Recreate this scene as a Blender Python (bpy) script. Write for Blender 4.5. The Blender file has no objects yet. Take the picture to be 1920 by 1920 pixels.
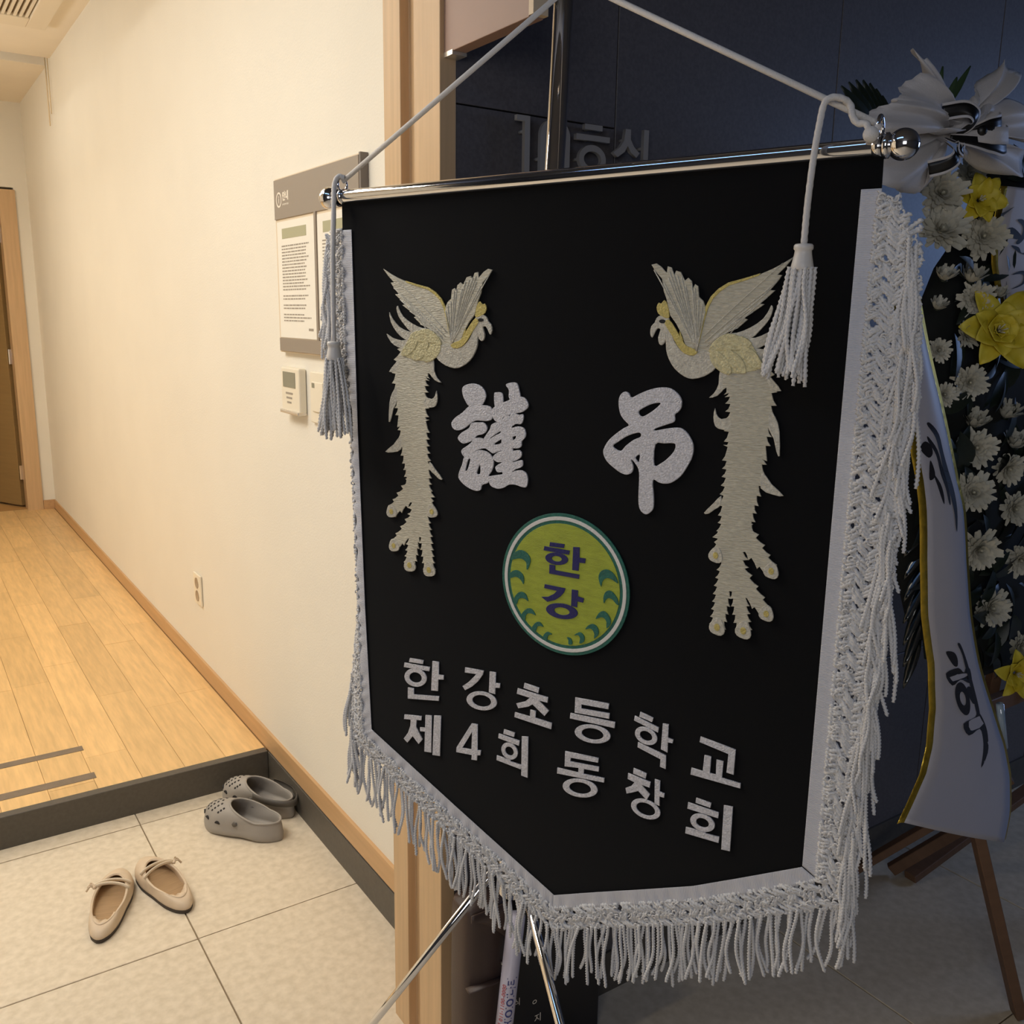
import bpy, math, random
import numpy as np
from mathutils import Vector, Matrix
random.seed(7); rng = np.random.default_rng(7)
S = bpy.context.scene
COL = S.collection
PI = math.pi
# ------------------------------------------------------------------ camera
H = 1.47
YAW, PIT, ROL, FPX = 0.59353, 0.208997, -0.015004, 1735.7
ca, sa, cb, sb, cc, sc_ = math.cos(YAW), math.sin(YAW), math.cos(PIT), math.sin(PIT), math.cos(ROL), math.sin(ROL)
fw = np.array([sa*cb, ca*cb, -sb]); rt = np.array([ca, -sa, 0.0]); dn = np.cross(fw, rt)
rt2 = rt*cc + dn*sc_; dn2 = -rt*sc_ + dn*cc
cam = bpy.data.cameras.new('camera'); camo = bpy.data.objects.new('camera', cam); COL.objects.link(camo)
cam.sensor_width = 36.0; cam.lens = FPX/1920*36.0; cam.clip_start = 0.02
m = Matrix.Identity(4)
for i in range(3):
    m[i][0] = rt2[i]; m[i][1] = -dn2[i]; m[i][2] = -fw[i]
m[2][3] = H
camo.matrix_world = m
S.camera = camo
# ------------------------------------------------------------------ world, exposure, lights
S.view_settings.view_transform = 'Standard'
S.view_settings.look = 'None'
S.view_settings.gamma = 1.0
S.view_settings.use_curve_mapping = False
S.view_settings.exposure = 0.0
w = bpy.data.worlds.new('world'); S.world = w; w.use_nodes = True
w.node_tree.nodes['Background'].inputs[0].default_value = (0.30, 0.36, 0.5, 1)
w.node_tree.nodes['Background'].inputs[1].default_value = 0.02
def area(name, loc, rot, sx, sy, power, col):
    l = bpy.data.lights.new(name, 'AREA'); l.shape = 'RECTANGLE'; l.size = sx; l.size_y = sy
    l.energy = power; l.color = col
    o = bpy.data.objects.new(name, l); COL.objects.link(o); o.location = loc; o.rotation_euler = rot
    return o
WARM = (1.0, 0.98, 0.92)
area('room_ceiling_light', (-0.75, 4.3, 2.74), (0, 0, 0), 1.2, 3.6, 33, WARM)
area('room_ceiling_fill', (-0.9, 4.9, 2.15), (PI, 0, 0), 0.6, 0.6, 30, WARM)  # unseen uplight added to brighten the ceiling; no pendant fixture hangs here
area('entrance_ceiling_light', (-0.45, 2.15, 2.74), (0, 0, 0), 0.7, 0.7, 24, WARM)
area('cove_strip_light', (0.2, 4.55, 2.855), (0, 0, 0), 0.03, 4.8, 9, WARM)
area('doorway_warm_fill', (-0.2, 1.443, 2.212), (0, 0, 0), 0.35, 0.07, 3.2, (1.0, 0.90, 0.76))  # added for warm spill on the left tassel; no real lamp under the lintel
area('corridor_front_fill', (-2.0, -1.9, 1.75), (PI/2, 0, -0.75), 1.5, 1.2, 26, (0.97, 0.97, 1.0))  # added fill from the left front for the banner; no window stands there
area('corridor_ceiling_light', (-0.50, 0.55, 2.585), (0, 0, 0.418), 0.30, 1.2, 3.9, (0.28, 0.52, 1.0))
area('corridor_end_blue_fill', (5.15, -0.2, 1.95), (PI/2, 0, PI/2), 1.2, 0.8, 22, (0.36, 0.54, 1.0))  # added blue wash over the granite from the right; no display stands there
# ------------------------------------------------------------------ materials
def lin(c):
    return tuple(((v/255)/12.92 if v/255 <= 0.04045 else ((v/255+0.055)/1.055)**2.4) for v in c)
def mk(name, c, rough=0.6, metal=0.0, var=0.0, vs=8.0, bump=0.0, bs=60.0, sheen=0.0, rnd=0.0, stretch=(1, 1, 1), c2=None, spec=0.5, coat=0.0, sss=0.0):
    m = bpy.data.materials.new(name); m.use_nodes = True
    nt = m.node_tree; b = nt.nodes['Principled BSDF']
    L = lin(c)
    b.inputs['Base Color'].default_value = (*L, 1)
    b.inputs['Roughness'].default_value = rough; b.inputs['Metallic'].default_value = metal
    b.inputs['Specular IOR Level'].default_value = spec
    if sheen: b.inputs['Sheen Weight'].default_value = sheen; b.inputs['Sheen Roughness'].default_value = 0.5
    if coat: b.inputs['Coat Weight'].default_value = coat
    if sss:
        b.inputs['Subsurface Weight'].default_value = sss; b.inputs['Subsurface Radius'].default_value = (0.01, 0.01, 0.01)
    tc = nt.nodes.new('ShaderNodeTexCoord'); mp = nt.nodes.new('ShaderNodeMapping')
    mp.inputs['Scale'].default_value = stretch
    nt.links.new(tc.outputs['Object'], mp.inputs['Vector'])
    out = None
    if var or c2:
        n = nt.nodes.new('ShaderNodeTexNoise'); n.inputs['Scale'].default_value = vs; n.inputs['Detail'].default_value = 6
        nt.links.new(mp.outputs[0], n.inputs['Vector'])
        r = nt.nodes.new('ShaderNodeValToRGB'); r.color_ramp.elements[0].position = 0.33; r.color_ramp.elements[1].position = 0.68
        A = tuple(max(0, v*(1-var)) for v in L); B = lin(c2) if c2 else tuple(min(1, v*(1+var)) for v in L)
        r.color_ramp.elements[0].color = (*A, 1); r.color_ramp.elements[1].color = (*B, 1)
        nt.links.new(n.outputs['Fac'], r.inputs[0]); out = r.outputs[0]
    if rnd:
        oi = nt.nodes.new('ShaderNodeObjectInfo'); hs = nt.nodes.new('ShaderNodeHueSaturation')
        mr = nt.nodes.new('ShaderNodeMapRange'); mr.inputs[3].default_value = 1-rnd; mr.inputs[4].default_value = 1+rnd
        nt.links.new(oi.outputs['Random'], mr.inputs[0]); nt.links.new(mr.outputs[0], hs.inputs['Value'])
        if out: nt.links.new(out, hs.inputs['Color'])
        else: hs.inputs['Color'].default_value = (*L, 1)
        out = hs.outputs[0]
    if out: nt.links.new(out, b.inputs['Base Color'])
    if bump:
        n2 = nt.nodes.new('ShaderNodeTexNoise'); n2.inputs['Scale'].default_value = bs; n2.inputs['Detail'].default_value = 4
        nt.links.new(mp.outputs[0], n2.inputs['Vector'])
        bp = nt.nodes.new('ShaderNodeBump'); bp.inputs['Strength'].default_value = bump; bp.inputs['Distance'].default_value = 0.002
        nt.links.new(n2.outputs['Fac'], bp.inputs['Height']); nt.links.new(bp.outputs[0], b.inputs['Normal'])
    return m
M = {}
M['cream'] = mk('cream_wallpaper', (234, 228, 214), 0.75, var=0.015, vs=3, bump=0.25, bs=180)
M['ceil'] = mk('ceiling_paint', (240, 229, 210), 0.8, var=0.02, vs=4, bump=0.15, bs=120)
M['plank'] = mk('oak_laminate', (226, 186, 128), 0.38, var=0.10, vs=5, bump=0.05, bs=60, rnd=0.09, stretch=(14, 1.4, 1))
M['under'] = mk('dark_joint', (170, 130, 84), 0.8)
M['oak'] = mk('oak_veneer', (204, 170, 128), 0.45, var=0.08, vs=3.5, bump=0.06, bs=40, stretch=(20, 20, 1))
M['oakh'] = mk('oak_veneer_horizontal', (200, 160, 114), 0.45, var=0.07, vs=3.5, bump=0.05, bs=40, stretch=(12, 1, 12))
M['tile'] = mk('porcelain_floor_tile', (217, 201, 175), 0.5, var=0.06, vs=48, bump=0.08, bs=40, rnd=0.03, c2=(228, 213, 189))
M['grout'] = mk('grout', (140, 122, 96), 0.9)
M['granite'] = mk('dark_granite', (90, 86, 88), 0.42, var=0.14, vs=160, bump=0.05, bs=200, rnd=0.04)
M['stone'] = mk('basalt_step_stone', (86, 80, 71), 0.5, var=0.10, vs=90, bump=0.05, bs=150)
M['dark'] = mk('corridor_plaster', (90, 88, 88), 0.8)
M['chrome'] = mk('polished_chrome', (225, 225, 228), 0.07, 1.0)
M['velvet'] = mk('black_velvet', (9, 9, 11), 0.95, sheen=0.14, spec=0.1)
def grosgrain(name, axis):
    m = mk(name, (204, 203, 208), 0.55, sheen=0.2); nt = m.node_tree; wv = nt.nodes.new('ShaderNodeTexWave'); wv.bands_direction = axis; wv.inputs['Scale'].default_value = 200
    tc = nt.nodes['Texture Coordinate']; nt.links.new(tc.outputs['Object'], wv.inputs['Vector']); bp = nt.nodes.new('ShaderNodeBump'); bp.inputs['Strength'].default_value = 0.55; bp.inputs['Distance'].default_value = 0.001
    nt.links.new(wv.outputs['Fac'], bp.inputs['Height']); nt.links.new(bp.outputs[0], nt.nodes['Principled BSDF'].inputs['Normal']); return m
M['tape'] = grosgrain('white_grosgrain', 'Z'); M['tapex'] = grosgrain('white_grosgrain_across', 'X')
M['yarn'] = mk('white_rayon_yarn', (214, 211, 208), 0.5, var=0.07, vs=600, bump=0.4, bs=900, sheen=0.3)
M['cord'] = mk('white_braided_cord', (214, 209, 203), 0.7, bump=0.4, bs=700)
M['capw'] = mk('ivory_plastic', (214, 208, 200), 0.4)
M['silver'] = mk('silver_thread', (204, 202, 206), 0.42, 0.12, var=0.18, vs=420, bump=0.9, bs=520, sheen=0.2)
M['ivory'] = mk('ivory_thread', (196, 190, 174), 0.45, 0.1, var=0.16, vs=260, bump=0.9, bs=420, sheen=0.2)
M['feath'] = mk('ivory_feather_thread', (196, 189, 168), 0.42, 0.1, var=0.14, vs=130, bump=1.0, bs=160, sheen=0.2, stretch=(1, 1, 5))
M['gold'] = mk('gold_thread', (198, 180, 104), 0.42, 0.15, var=0.15, vs=300, bump=0.8, bs=500)
M['tuft'] = mk('pale_gold_thread', (204, 194, 150), 0.42, 0.15, var=0.18, vs=260, bump=0.9, bs=420)
M['blackth'] = mk('black_thread', (12, 12, 12), 0.6)
M['lime'] = mk('lime_embroidery', (158, 168, 50), 0.45, var=0.12, vs=60, bump=0.5, bs=400, stretch=(1, 1, 4))
M['teal'] = mk('teal_thread', (28, 98, 84), 0.5, var=0.15, vs=200, bump=0.6, bs=500)
M['emwhite'] = mk('white_satin_thread', (216, 212, 205), 0.45, bump=0.4, bs=400)
M['navy'] = mk('navy_thread', (26, 28, 92), 0.5, var=0.12, vs=200, bump=0.5, bs=400)
# ------------------------------------------------------------------ helpers
def tag(o, label=None, cat=None, group=None, kind=None):
    if label: o['label'] = label
    if cat: o['category'] = cat
    if group: o['group'] = group
    if kind: o['kind'] = kind
    return o
def empty(name, loc, label=None, cat=None, group=None, rz=0.0):
    o = bpy.data.objects.new(name, None); COL.objects.link(o); o.location = loc; o.rotation_euler = (0, 0, rz)
    o.empty_display_size = 0.05
    return tag(o, label, cat, group)
def link(name, me, mat=None, parent=None):
    o = bpy.data.objects.new(name, me); COL.objects.link(o)
    if mat is not None:
        for x in (mat if isinstance(mat, (list, tuple)) else [mat]): me.materials.append(x)
    if parent: o.parent = parent
    return o
def copy(o, parent=None, loc=None, rot=None, scale=None):
    c = o.copy(); COL.objects.link(c)
    if parent: c.parent = parent
    if loc is not None: c.location = loc
    if rot is not None: c.rotation_euler = rot
    if scale is not None: c.scale = scale
    return c
class MB:
    def __init__(s): s.v = []; s.f = []; s.mi = []; s.n = 0
    def add(s, v, f, mi=0):
        v = np.asarray(v, float); s.v.append(v)
        for q in f: s.f.append(tuple(int(i)+s.n for i in q)); s.mi.append(mi)
        s.n += len(v); return s
    def box(s, a, b, mi=0):
        x0, y0, z0 = a; x1, y1, z1 = b
        v = [(x0,y0,z0),(x1,y0,z0),(x1,y1,z0),(x0,y1,z0),(x0,y0,z1),(x1,y0,z1),(x1,y1,z1),(x0,y1,z1)]
        return s.add(v, [(0,3,2,1),(4,5,6,7),(0,1,5,4),(1,2,6,5),(2,3,7,6),(3,0,4,7)], mi)
    def tube(s, path, r, sides=8, bump=0.0, bf=0.0, ph=0.0, mi=0, caps=True, flat=1.0, up=None, ply=2):
        p = np.asarray(path, float); N = len(p)
        t = np.gradient(p, axis=0); t /= np.linalg.norm(t, axis=1)[:, None]+1e-12
        ref = np.array(up if up is not None else ([0.0, 1, 0] if abs(t[:, 1]).mean() < .8 else [1.0, 0, 0]), float)
        a = np.cross(t, ref); a /= np.linalg.norm(a, axis=1)[:, None]+1e-12; b = np.cross(t, a)
        r = np.broadcast_to(np.asarray(r, float), (N,))
        seg = np.r_[0, np.cumsum(np.linalg.norm(np.diff(p, axis=0), axis=1))]
        th = np.linspace(0, 2*PI, sides, endpoint=False)
        rr = r[:, None]*(1 + bump*np.cos(ply*th[None, :] - bf*seg[:, None] + ph))
        v = p[:, None, :] + rr[..., None]*(np.cos(th)[None, :, None]*a[:, None, :] + flat*np.sin(th)[None, :, None]*b[:, None, :])
        f = []
        for i in range(N-1):
            for j in range(sides):
                k = (j+1) % sides; f.append((i*sides+j, i*sides+k, (i+1)*sides+k, (i+1)*sides+j))
        if caps: f.append(tuple(range(sides))[::-1]); f.append(tuple((N-1)*sides+j for j in range(sides)))
        return s.add(v.reshape(-1, 3), f, mi)
    def lathe(s, prof, c=(0, 0, 0), seg=24, mi=0, ax=None):
        prof = np.asarray(prof, float); th = np.linspace(0, 2*PI, seg, endpoint=False)
        v = np.stack([prof[:, 0][:, None]*np.cos(th), prof[:, 0][:, None]*np.sin(th), np.repeat(prof[:, 1][:, None], seg, 1)], -1).reshape(-1, 3)
        if ax is not None: v = v @ np.array(Vector((0, 0, 1)).rotation_difference(Vector(ax)).to_matrix()).T
        f = []
        for i in range(len(prof)-1):
            for j in range(seg):
                k = (j+1) % seg; f.append((i*seg+j, i*seg+k, (i+1)*seg+k, (i+1)*seg+j))
        return s.add(v+np.array(c), f, mi)
    def grid(s, P, mi=0, closed=False):
        P = np.asarray(P, float); a, b = P.shape[:2]; f = []
        for i in range(a-1):
            for j in range(b if closed else b-1):
                k = (j+1) % b; f.append((i*b+j, i*b+k, (i+1)*b+k, (i+1)*b+j))
        return s.add(P.reshape(-1, 3), f, mi)
    def mesh(s, name, smooth=True):
        me = bpy.data.meshes.new(name)
        me.from_pydata(np.concatenate(s.v).tolist(), [], s.f)
        me.polygons.foreach_set('material_index', s.mi)
        me.polygons.foreach_set('use_smooth', [smooth]*len(s.f)); me.update()
        return me
    def build(s, name, mat, parent=None, smooth=True, angle=None):
        o = link(name, s.mesh(name, smooth), mat, parent)
        if angle: o.data.set_sharp_from_angle(angle=angle)
        return o
def bevel(o, wd, seg=2):
    md = o.modifiers.new('bevel', 'BEVEL'); md.width = wd; md.segments = seg; md.limit_method = 'ANGLE'; return o
def ball(r, n=16, c=(0, 0, 0)):
    t = np.linspace(0, PI, n); return [(max(r*math.sin(x), 1e-5), -r*math.cos(x)) for x in t]
def solid(o, th):
    md = o.modifiers.new('solidify', 'SOLIDIFY'); md.thickness = th; md.offset = 0; return o
def struct(o): o['kind'] = 'structure'; return o
def bx(name, a, b, mat, parent=None, bev=0.0):
    o = MB().box(a, b).build(name, mat, parent, smooth=False)
    if bev: bevel(o, bev)
    return o
def smooth_loop(L, k=3):
    L = np.asarray(L, float); n = len(L); out = []
    for i in range(n):
        p0, p1, p2, p3 = L[i-1], L[i], L[(i+1) % n], L[(i+2) % n]
        for t in np.linspace(0, 1, k, endpoint=False):
            out.append(0.5*((2*p1)+(-p0+p2)*t+(2*p0-5*p1+4*p2-p3)*t*t+(-p0+3*p1-3*p2+p3)*t**3))
    return np.array(out)
def shape_mesh(name, loops, th=0.0006, bev=0.0005, off=0.0):
    c = bpy.data.curves.new(name, 'CURVE'); c.dimensions = '2D'; c.fill_mode = 'BOTH'
    c.extrude = th; c.bevel_depth = bev; c.bevel_resolution = 1; c.offset = -bev+off; c.resolution_u = 1
    for L in loops:
        sp = c.splines.new('POLY'); sp.points.add(len(L)-1)
        sp.points.foreach_set('co', np.c_[np.asarray(L, float), np.zeros(len(L)), np.ones(len(L))].ravel())
        sp.use_cyclic_u = True
    ob = bpy.data.objects.new('tmp', c); me = bpy.data.meshes.new_from_object(ob)
    bpy.data.objects.remove(ob); bpy.data.curves.remove(c)
    me.name = name; return me
def upright(me, y0=0.0):       # drawing plane -> vertical plane facing -y
    n = len(me.vertices); a = np.empty(n*3); me.vertices.foreach_get('co', a); a = a.reshape(-1, 3)
    me.vertices.foreach_set('co', np.c_[a[:, 0], y0-a[:, 2], a[:, 1]].ravel()); me.update()
def shape(name, loops, mat, parent, y=0.0, th=0.0006, bev=0.0005, sm=0):
    if sm: loops = [smooth_loop(L, sm) for L in loops]
    me = shape_mesh(name, loops, th, bev); upright(me, y)
    return link(name, me, mat, parent)
def joined(name, groups, mat, parent, y=0.0, th=0.0006, bev=0.0005, sm=0):   # several overlapping stitched fields in one mesh
    mb = MB()
    for k, loops in enumerate(groups):
        if sm: loops = [smooth_loop(L, sm) for L in loops]
        me = shape_mesh('t', loops, th, bev); upright(me, y-0.00002*k)
        mb.add([v.co for v in me.vertices], [p.vertices for p in me.polygons]); bpy.data.meshes.remove(me)
    return mb.build(name, mat, parent, smooth=False)
def text_mesh(name, s, size, off=0.0, th=0.0003, bev=0.0, align='LEFT', spacing=1.0):
    c = bpy.data.curves.new(name, 'FONT'); c.body = s; c.size = size; c.offset = off; c.extrude = th; c.bevel_depth = bev
    c.align_x = align; c.align_y = 'CENTER'; c.resolution_u = 3; c.space_character = spacing
    ob = bpy.data.objects.new('tmp', c); me = bpy.data.meshes.new_from_object(ob); bpy.data.objects.remove(ob); me.name = name
    return me
# ================================================================== the setting
XW, YG, YS, ZF, YB, ZC = 0.905, 1.365, 2.70, 0.095, 7.10, 2.78
fl = struct(bx('floor', (-2.6, -2.8, -0.06), (5.2, YS, -0.004), M['grout']))
me = None
for i in range(-4, 8):
    for j in range(-8, 1):
        x0, x1 = 0.483+0.6*i, 0.483+0.6*(i+1); y0 = 2.031+0.6*(j); y1 = y0+0.6
        if x0 > 4.8 or y0 < -2.7: continue
        if y0 > 1.3 and x0 > 0.45: continue
        g = 0.0016
        if me is None:
            o = MB().box((-0.3+g, -0.3+g, -0.008), (0.3-g, 0.3-g, 0.0)).build('tile', M['tile'], fl, smooth=False); bevel(o, 0.0012, 1); me = o
            o.location = ((x0+x1)/2, (y0+y1)/2, 0)
        else: copy(me, fl, ((x0+x1)/2, (y0+y1)/2, 0))
for i in range(-4, 1):       # cut row against the step
    x0 = 0.483+0.6*i; x1 = min(x0+0.6, 0.90)
    bx('tile', (x0+0.0016, 2.6326, -0.008), (x1-0.0016, YS, 0.0), M['tile'], fl)
bx('tile', (0.4846, 1.4326, -0.008), (0.9, 2.0294, 0.0), M['tile'], fl); bx('tile', (0.4846, 2.0326, -0.008), (0.9, 2.6294, 0.0), M['tile'], fl)
fw_ = struct(bx('floor.001', (-2.4, YS+0.03, -0.02), (XW, YB+0.1, ZF-0.006), M['under']))
random.seed(3)
pw = 0.125; k = 0; x = XW-0.012
while x > -1.9:
    y = YS+0.03 - random.random()*0.7
    while y < YB:
        ln = random.choice([0.6, 0.75, 0.9, 0.9])
        a, b = max(y, YS+0.03), min(y+ln, YB+0.05)
        if b-a > 0.03:
            bx('plank', (x-pw+0.0006, a+0.0006, ZF-0.008), (x-0.0006, b-0.0006, ZF+random.uniform(-0.0003, 0.0002)), M['plank'], fw_)
        y += ln
    x -= pw
struct(bx('trim_1', (-2.4, YS, -0.02), (0.893, YS+0.032, ZF+0.001), M['stone'], bev=0.002))          # step nosing and riser
struct(bx('baseboard_right', (0.893, 1.56, -0.01), (XW+0.01, YS+0.001, 0.092), M['stone'], bev=0.0015))
struct(bx('baseboard_right.001', (0.896, 1.56, ZF), (XW+0.01, YB, 0.158), M['oakh'], bev=0.0015))
struct(bx('baseboard_back', (0.828, YB-0.012, ZF), (0.896, YB+0.01, 0.158), M['oakh'], bev=0.0015))
struct(bx('wall_right', (XW, 1.5, -0.02), (XW+0.12, YB+0.12, ZC+0.2), M['cream']))
mb = MB(); mb.box((0.82, YB, -0.02), (XW+0.12, YB+0.12, ZC+0.2)); mb.box((-0.30, YB, 2.24), (0.82, YB+0.12, ZC+0.2)); mb.box((-2.5, YB, -0.02), (-0.30, YB+0.12, ZC+0.2))
struct(mb.build('wall_back', M['cream'], smooth=False))
struct(bx('wall_left', (-2.5, 1.5, -0.02), (-2.4, YB+0.12, ZC+0.2), M['cream']))
# ceiling: slot for the strip lamp and a shadow slot near the far end
mb = MB()
mb.box((0.35, 1.4, ZC), (XW+0.01, 5.83, ZC+0.03)); mb.box((-2.5, 1.4, ZC), (0.05, 5.83, ZC+0.03))
mb.box((0.05, 1.4, ZC), (0.35, 1.75, ZC+0.03))
mb.box((-2.5, 5.96, ZC-0.012), (XW+0.01, YB+0.01, ZC+0.03))
mb.box((-2.5, 1.4, ZC+0.14), (XW+0.12, YB+0.12, ZC+0.18))
struct(mb.build('ceiling', M['ceil'], smooth=False))
# far door standing ajar
d = struct(empty('door_1', (0.77, YB, ZF)))
mb = MB(); mb.box((0.730, YB-0.014, ZF), (0.826, YB+0.13, 2.225)); mb.box((-0.35, YB-0.014, 2.13), (0.73, YB+0.13, 2.225))
o = mb.build('door_frame', M['oak'], smooth=False); o.parent = d; o.matrix_parent_inverse = d.matrix_world.inverted() if False else Matrix.Translation((-0.77, -YB, -ZF))
M['doorleaf'] = mk('walnut_door_leaf', (150, 122, 78), 0.45, var=0.06, vs=4, stretch=(1, 14, 14), bump=0.04, bs=40)
lf = MB().box((-0.84, -0.02, 0.012), (0.0, 0.02, 2.03)).build('door_leaf', M['doorleaf'], d, smooth=False)
lf.location = (-0.046, 0.15, 0); lf.rotation_euler = (0, 0, -math.radians(62)); bevel(lf, 0.002)
for zz in (0.25, 1.05, 1.85):
    hg = MB().box((-0.018, -0.012, zz-0.05), (0.012, 0.004, zz+0.05)).build('hinge', M['chrome'], d, smooth=False); hg.location = (-0.040, 0.13, 0)
struct(bx('floor.002', (-0.4, YB+0.1, -0.02), (1.2, YB+2.6, ZF-0.004), mk('inner_room_floor', (196, 150, 92), 0.4)))
mb = MB(); mb.box((-0.5, YB+2.5, 0), (1.3, YB+2.6, 2.6)); mb.box((1.15, YB+0.12, 0), (1.25, YB+2.6, 2.6)); mb.box((-0.5, YB+0.12, 0), (-0.42, YB+2.6, 2.6)); mb.box((-0.5, YB+0.12, 2.5), (1.3, YB+2.6, 2.6))
struct(mb.build('wall_back.001', M['cream'], smooth=False))
# entrance jamb with a rebate, lintel and facade backing
pr = [(0.77, 1.362), (0.77, 1.449), (0.788, 1.449), (0.788, 1.497), (0.77, 1.497), (0.77, 1.56), (0.915, 1.56), (0.915, 1.392), (0.80, 1.392), (0.80, 1.362)]
mb = MB(); n = len(pr)
v = [(x, y, -0.01) for x, y in pr]+[(x, y, 2.25) for x, y in pr]
f = [(i, (i+1) % n, n+(i+1) % n, n+i) for i in range(n)]+[tuple(range(n))[::-1], tuple(range(n, 2*n))]
struct(bevel(mb.add(v, f).build('trim_2', M['oak'], smooth=False), 0.0015))
mb = MB(); mb.box((0.80, 1.387, -0.02), (5.2, 1.5, 3.0)); mb.box((-1.5, 1.387, 2.22), (0.80, 1.5, 3.0)); mb.box((-2.6, 1.387, -0.02), (-1.5, 1.5, 3.0))
wf = struct(mb.build('wall_front', mk('dark_joint_mortar', (34, 33, 35), 0.9), smooth=False))
g = 0.0012
def panel(x0, x1, z0, z1): bevel(bx('panel', (x0+g, YG, z0+g), (x1-g, 1.388, z1-g), M['granite'], wf), 0.0008, 1)
panel(0.80, 1.131, 0.10, 0.95); panel(0.80, 1.131, 0.95, 1.80); panel(0.80, 1.131, 1.80, 2.60)
for i in range(6):
    for z0, z1 in ((0.10, 0.60), (0.60, 1.40), (1.40, 2.60)): panel(1.131+0.6*i, 1.731+0.6*i, z0, z1)
for i in range(3): panel(-1.03+0.6*i, -0.43+0.6*i, 2.22, 2.60)
struct(bx('baseboard_front', (0.80, YG-0.004, 0.0), (5.2, 1.388, 0.10), M['stone']))
struct(bx('ceiling.001', (-2.7, -2.9, 2.6), (5.3, 1.5, 2.7), M['dark']))
struct(bx('wall_back.002', (-2.7, -2.9, -0.02), (5.3, -2.8, 2.7), M['dark']))
struct(bx('wall_left.001', (-2.7, -2.8, -0.02), (-2.6, 1.5, 2.7), M['dark']))
struct(bx('wall_right.001', (5.2, -2.8, -0.02), (5.3, 1.5, 2.7), M['dark']))
# anti slip tape
M['grip'] = mk('grey_grip_tape', (126, 110, 92), 0.8, var=0.08, vs=30, bump=0.5, bs=400)
for y0, y1, lb in ((2.803, 2.843, 'grey anti-slip strip on the wooden floor, the one nearer the stone step edge'), (3.015, 3.050, 'grey anti-slip strip on the wooden floor, the one farther from the stone step')):
    o = bx('anti_slip_tape', (-0.9, y0, ZF+0.0004), (0.402, y1, ZF+0.0014), M['grip']); tag(o, lb, 'floor tape')
# ceiling air conditioner
t = empty('air_conditioner', (0.2, 4.6, ZC), 'white recessed ceiling air conditioner with a slatted intake grille', 'air conditioner')
M['acw'] = mk('ac_plastic', (232, 220, 198), 0.5); M['slot'] = mk('slot_shadow', (120, 104, 84), 0.8)
mb = MB(); X0, X1, Y0, Y1 = -0.63, 0.60, -0.62, 0.60
mb.box((X1-0.085, Y0, -0.022), (X1, Y1, 0.0)); mb.box((X0, Y0, -0.022), (X0+0.085, Y1, 0.0)); mb.box((X0+0.085, Y1-0.15, -0.022), (X1-0.085, Y1, 0.0)); mb.box((X0+0.085, Y0, -0.022), (X1-0.085, Y0+0.15, 0.0))
bevel(mb.build('frame', M['acw'], t, smooth=False), 0.004)
bx('backing', (X0+0.085, Y0+0.15, -0.004), (X1-0.085, Y1-0.15, -0.0005), M['slot'], t)
s0 = None; xx = X0+0.10
while xx < X1-0.095:
    if s0 is None: s0 = MB().box((-0.006, Y0+0.15, -0.016), (0.006, Y1-0.15, -0.004)).build('slat', M['acw'], t, smooth=False); s0.location = (xx, 0, 0)
    else: copy(s0, t, (xx, 0, 0))
    xx += 0.024
# two thin beige vertical lines on the wall below the ceiling slot
M['linec'] = mk('beige_wall_line', (226, 206, 172), 0.7)
o = MB().tube([(0.893, 5.905, ZC+0.02), (0.893, 5.905, 2.45)], 0.0035, 6).tube([(0.893, 5.83, ZC-0.001), (0.893, 5.83, 2.50)], 0.003, 6).build('wall_line', M['linec'])
tag(o, 'pair of thin beige vertical lines down the cream wall below the ceiling slot', 'cord')
# notice board
t = empty('notice_board', (XW, 2.18, 1.6), 'grey wall notice board with two framed paper notices beside the doorway', 'notice board')
def bw(name, y0, y1, z0, z1, x0, x1, mat, p=t, bev=0.0):     # box on the cream wall, x measured out of the wall
    o = bx(name, (-x1, y0-2.18, z0-1.6), (-x0, y1-2.18, z1-1.6), mat, p); 
    if bev: bevel(o, bev)
    return o
M['boardg'] = mk('grey_board', (150, 138, 124), 0.5); M['paper'] = mk('white_paper', (238, 232, 218), 0.7); M['ink'] = mk('grey_print', (158, 148, 134), 0.8); M['inkg'] = mk('green_grey_print', (176, 172, 140), 0.8); M['boardw'] = mk('cream_frame', (222, 204, 176), 0.5)
bw('backplate', 1.915, 2.447, 1.366, 1.806, 0.001, 0.014, M['boardw'], bev=0.001)
bw('header', 1.925, 2.445, 1.705, 1.802, 0.014, 0.017, M['boardg'])
bw('footer', 1.925, 2.440, 1.370, 1.403, 0.014, 0.017, M['boardg'])
bw('side_edge', 1.909, 1.917, 1.366, 1.806, 0.001, 0.019, mk('dark_grey_edge', (112, 104, 98), 0.5))
for a, b in ((2.185, 2.435), (1.93, 2.165)):
    p = bw('notice_sheet', a, b, 1.405, 1.698, 0.014, 0.0155, M['paper'])
    bw('heading_bar', b-0.20 if b-a > 0.24 else b-0.19, b-0.035, 1.655, 1.68, 0.0156, 0.0160, M['inkg'], p)
    mb = MB(); random.seed(int(a*100)); z = 1.635
    while z > 1.44:
        if random.random() < 0.14: z -= 0.008; continue
        y = b-0.03; ye = a+0.03+random.random()*0.05
        while y > ye:
            wl = random.uniform(0.006, 0.025); mb.box((-0.0160, max(y-wl, ye)-2.18, z-1.6), (-0.0156, y-2.18, z-1.6+0.0032)); y -= wl+0.004
        z -= 0.0078
    mb.box((-0.016, a+0.02-2.18, 1.425-1.6), (-0.0156, a+0.05-2.18, 1.431-1.6))
    o = mb.build('small_print', M['ink'], p, smooth=False); o['kind'] = 'stuff'
bw('divider', 2.168, 2.180, 1.403, 1.705, 0.014, 0.018, M['boardg'])
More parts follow.
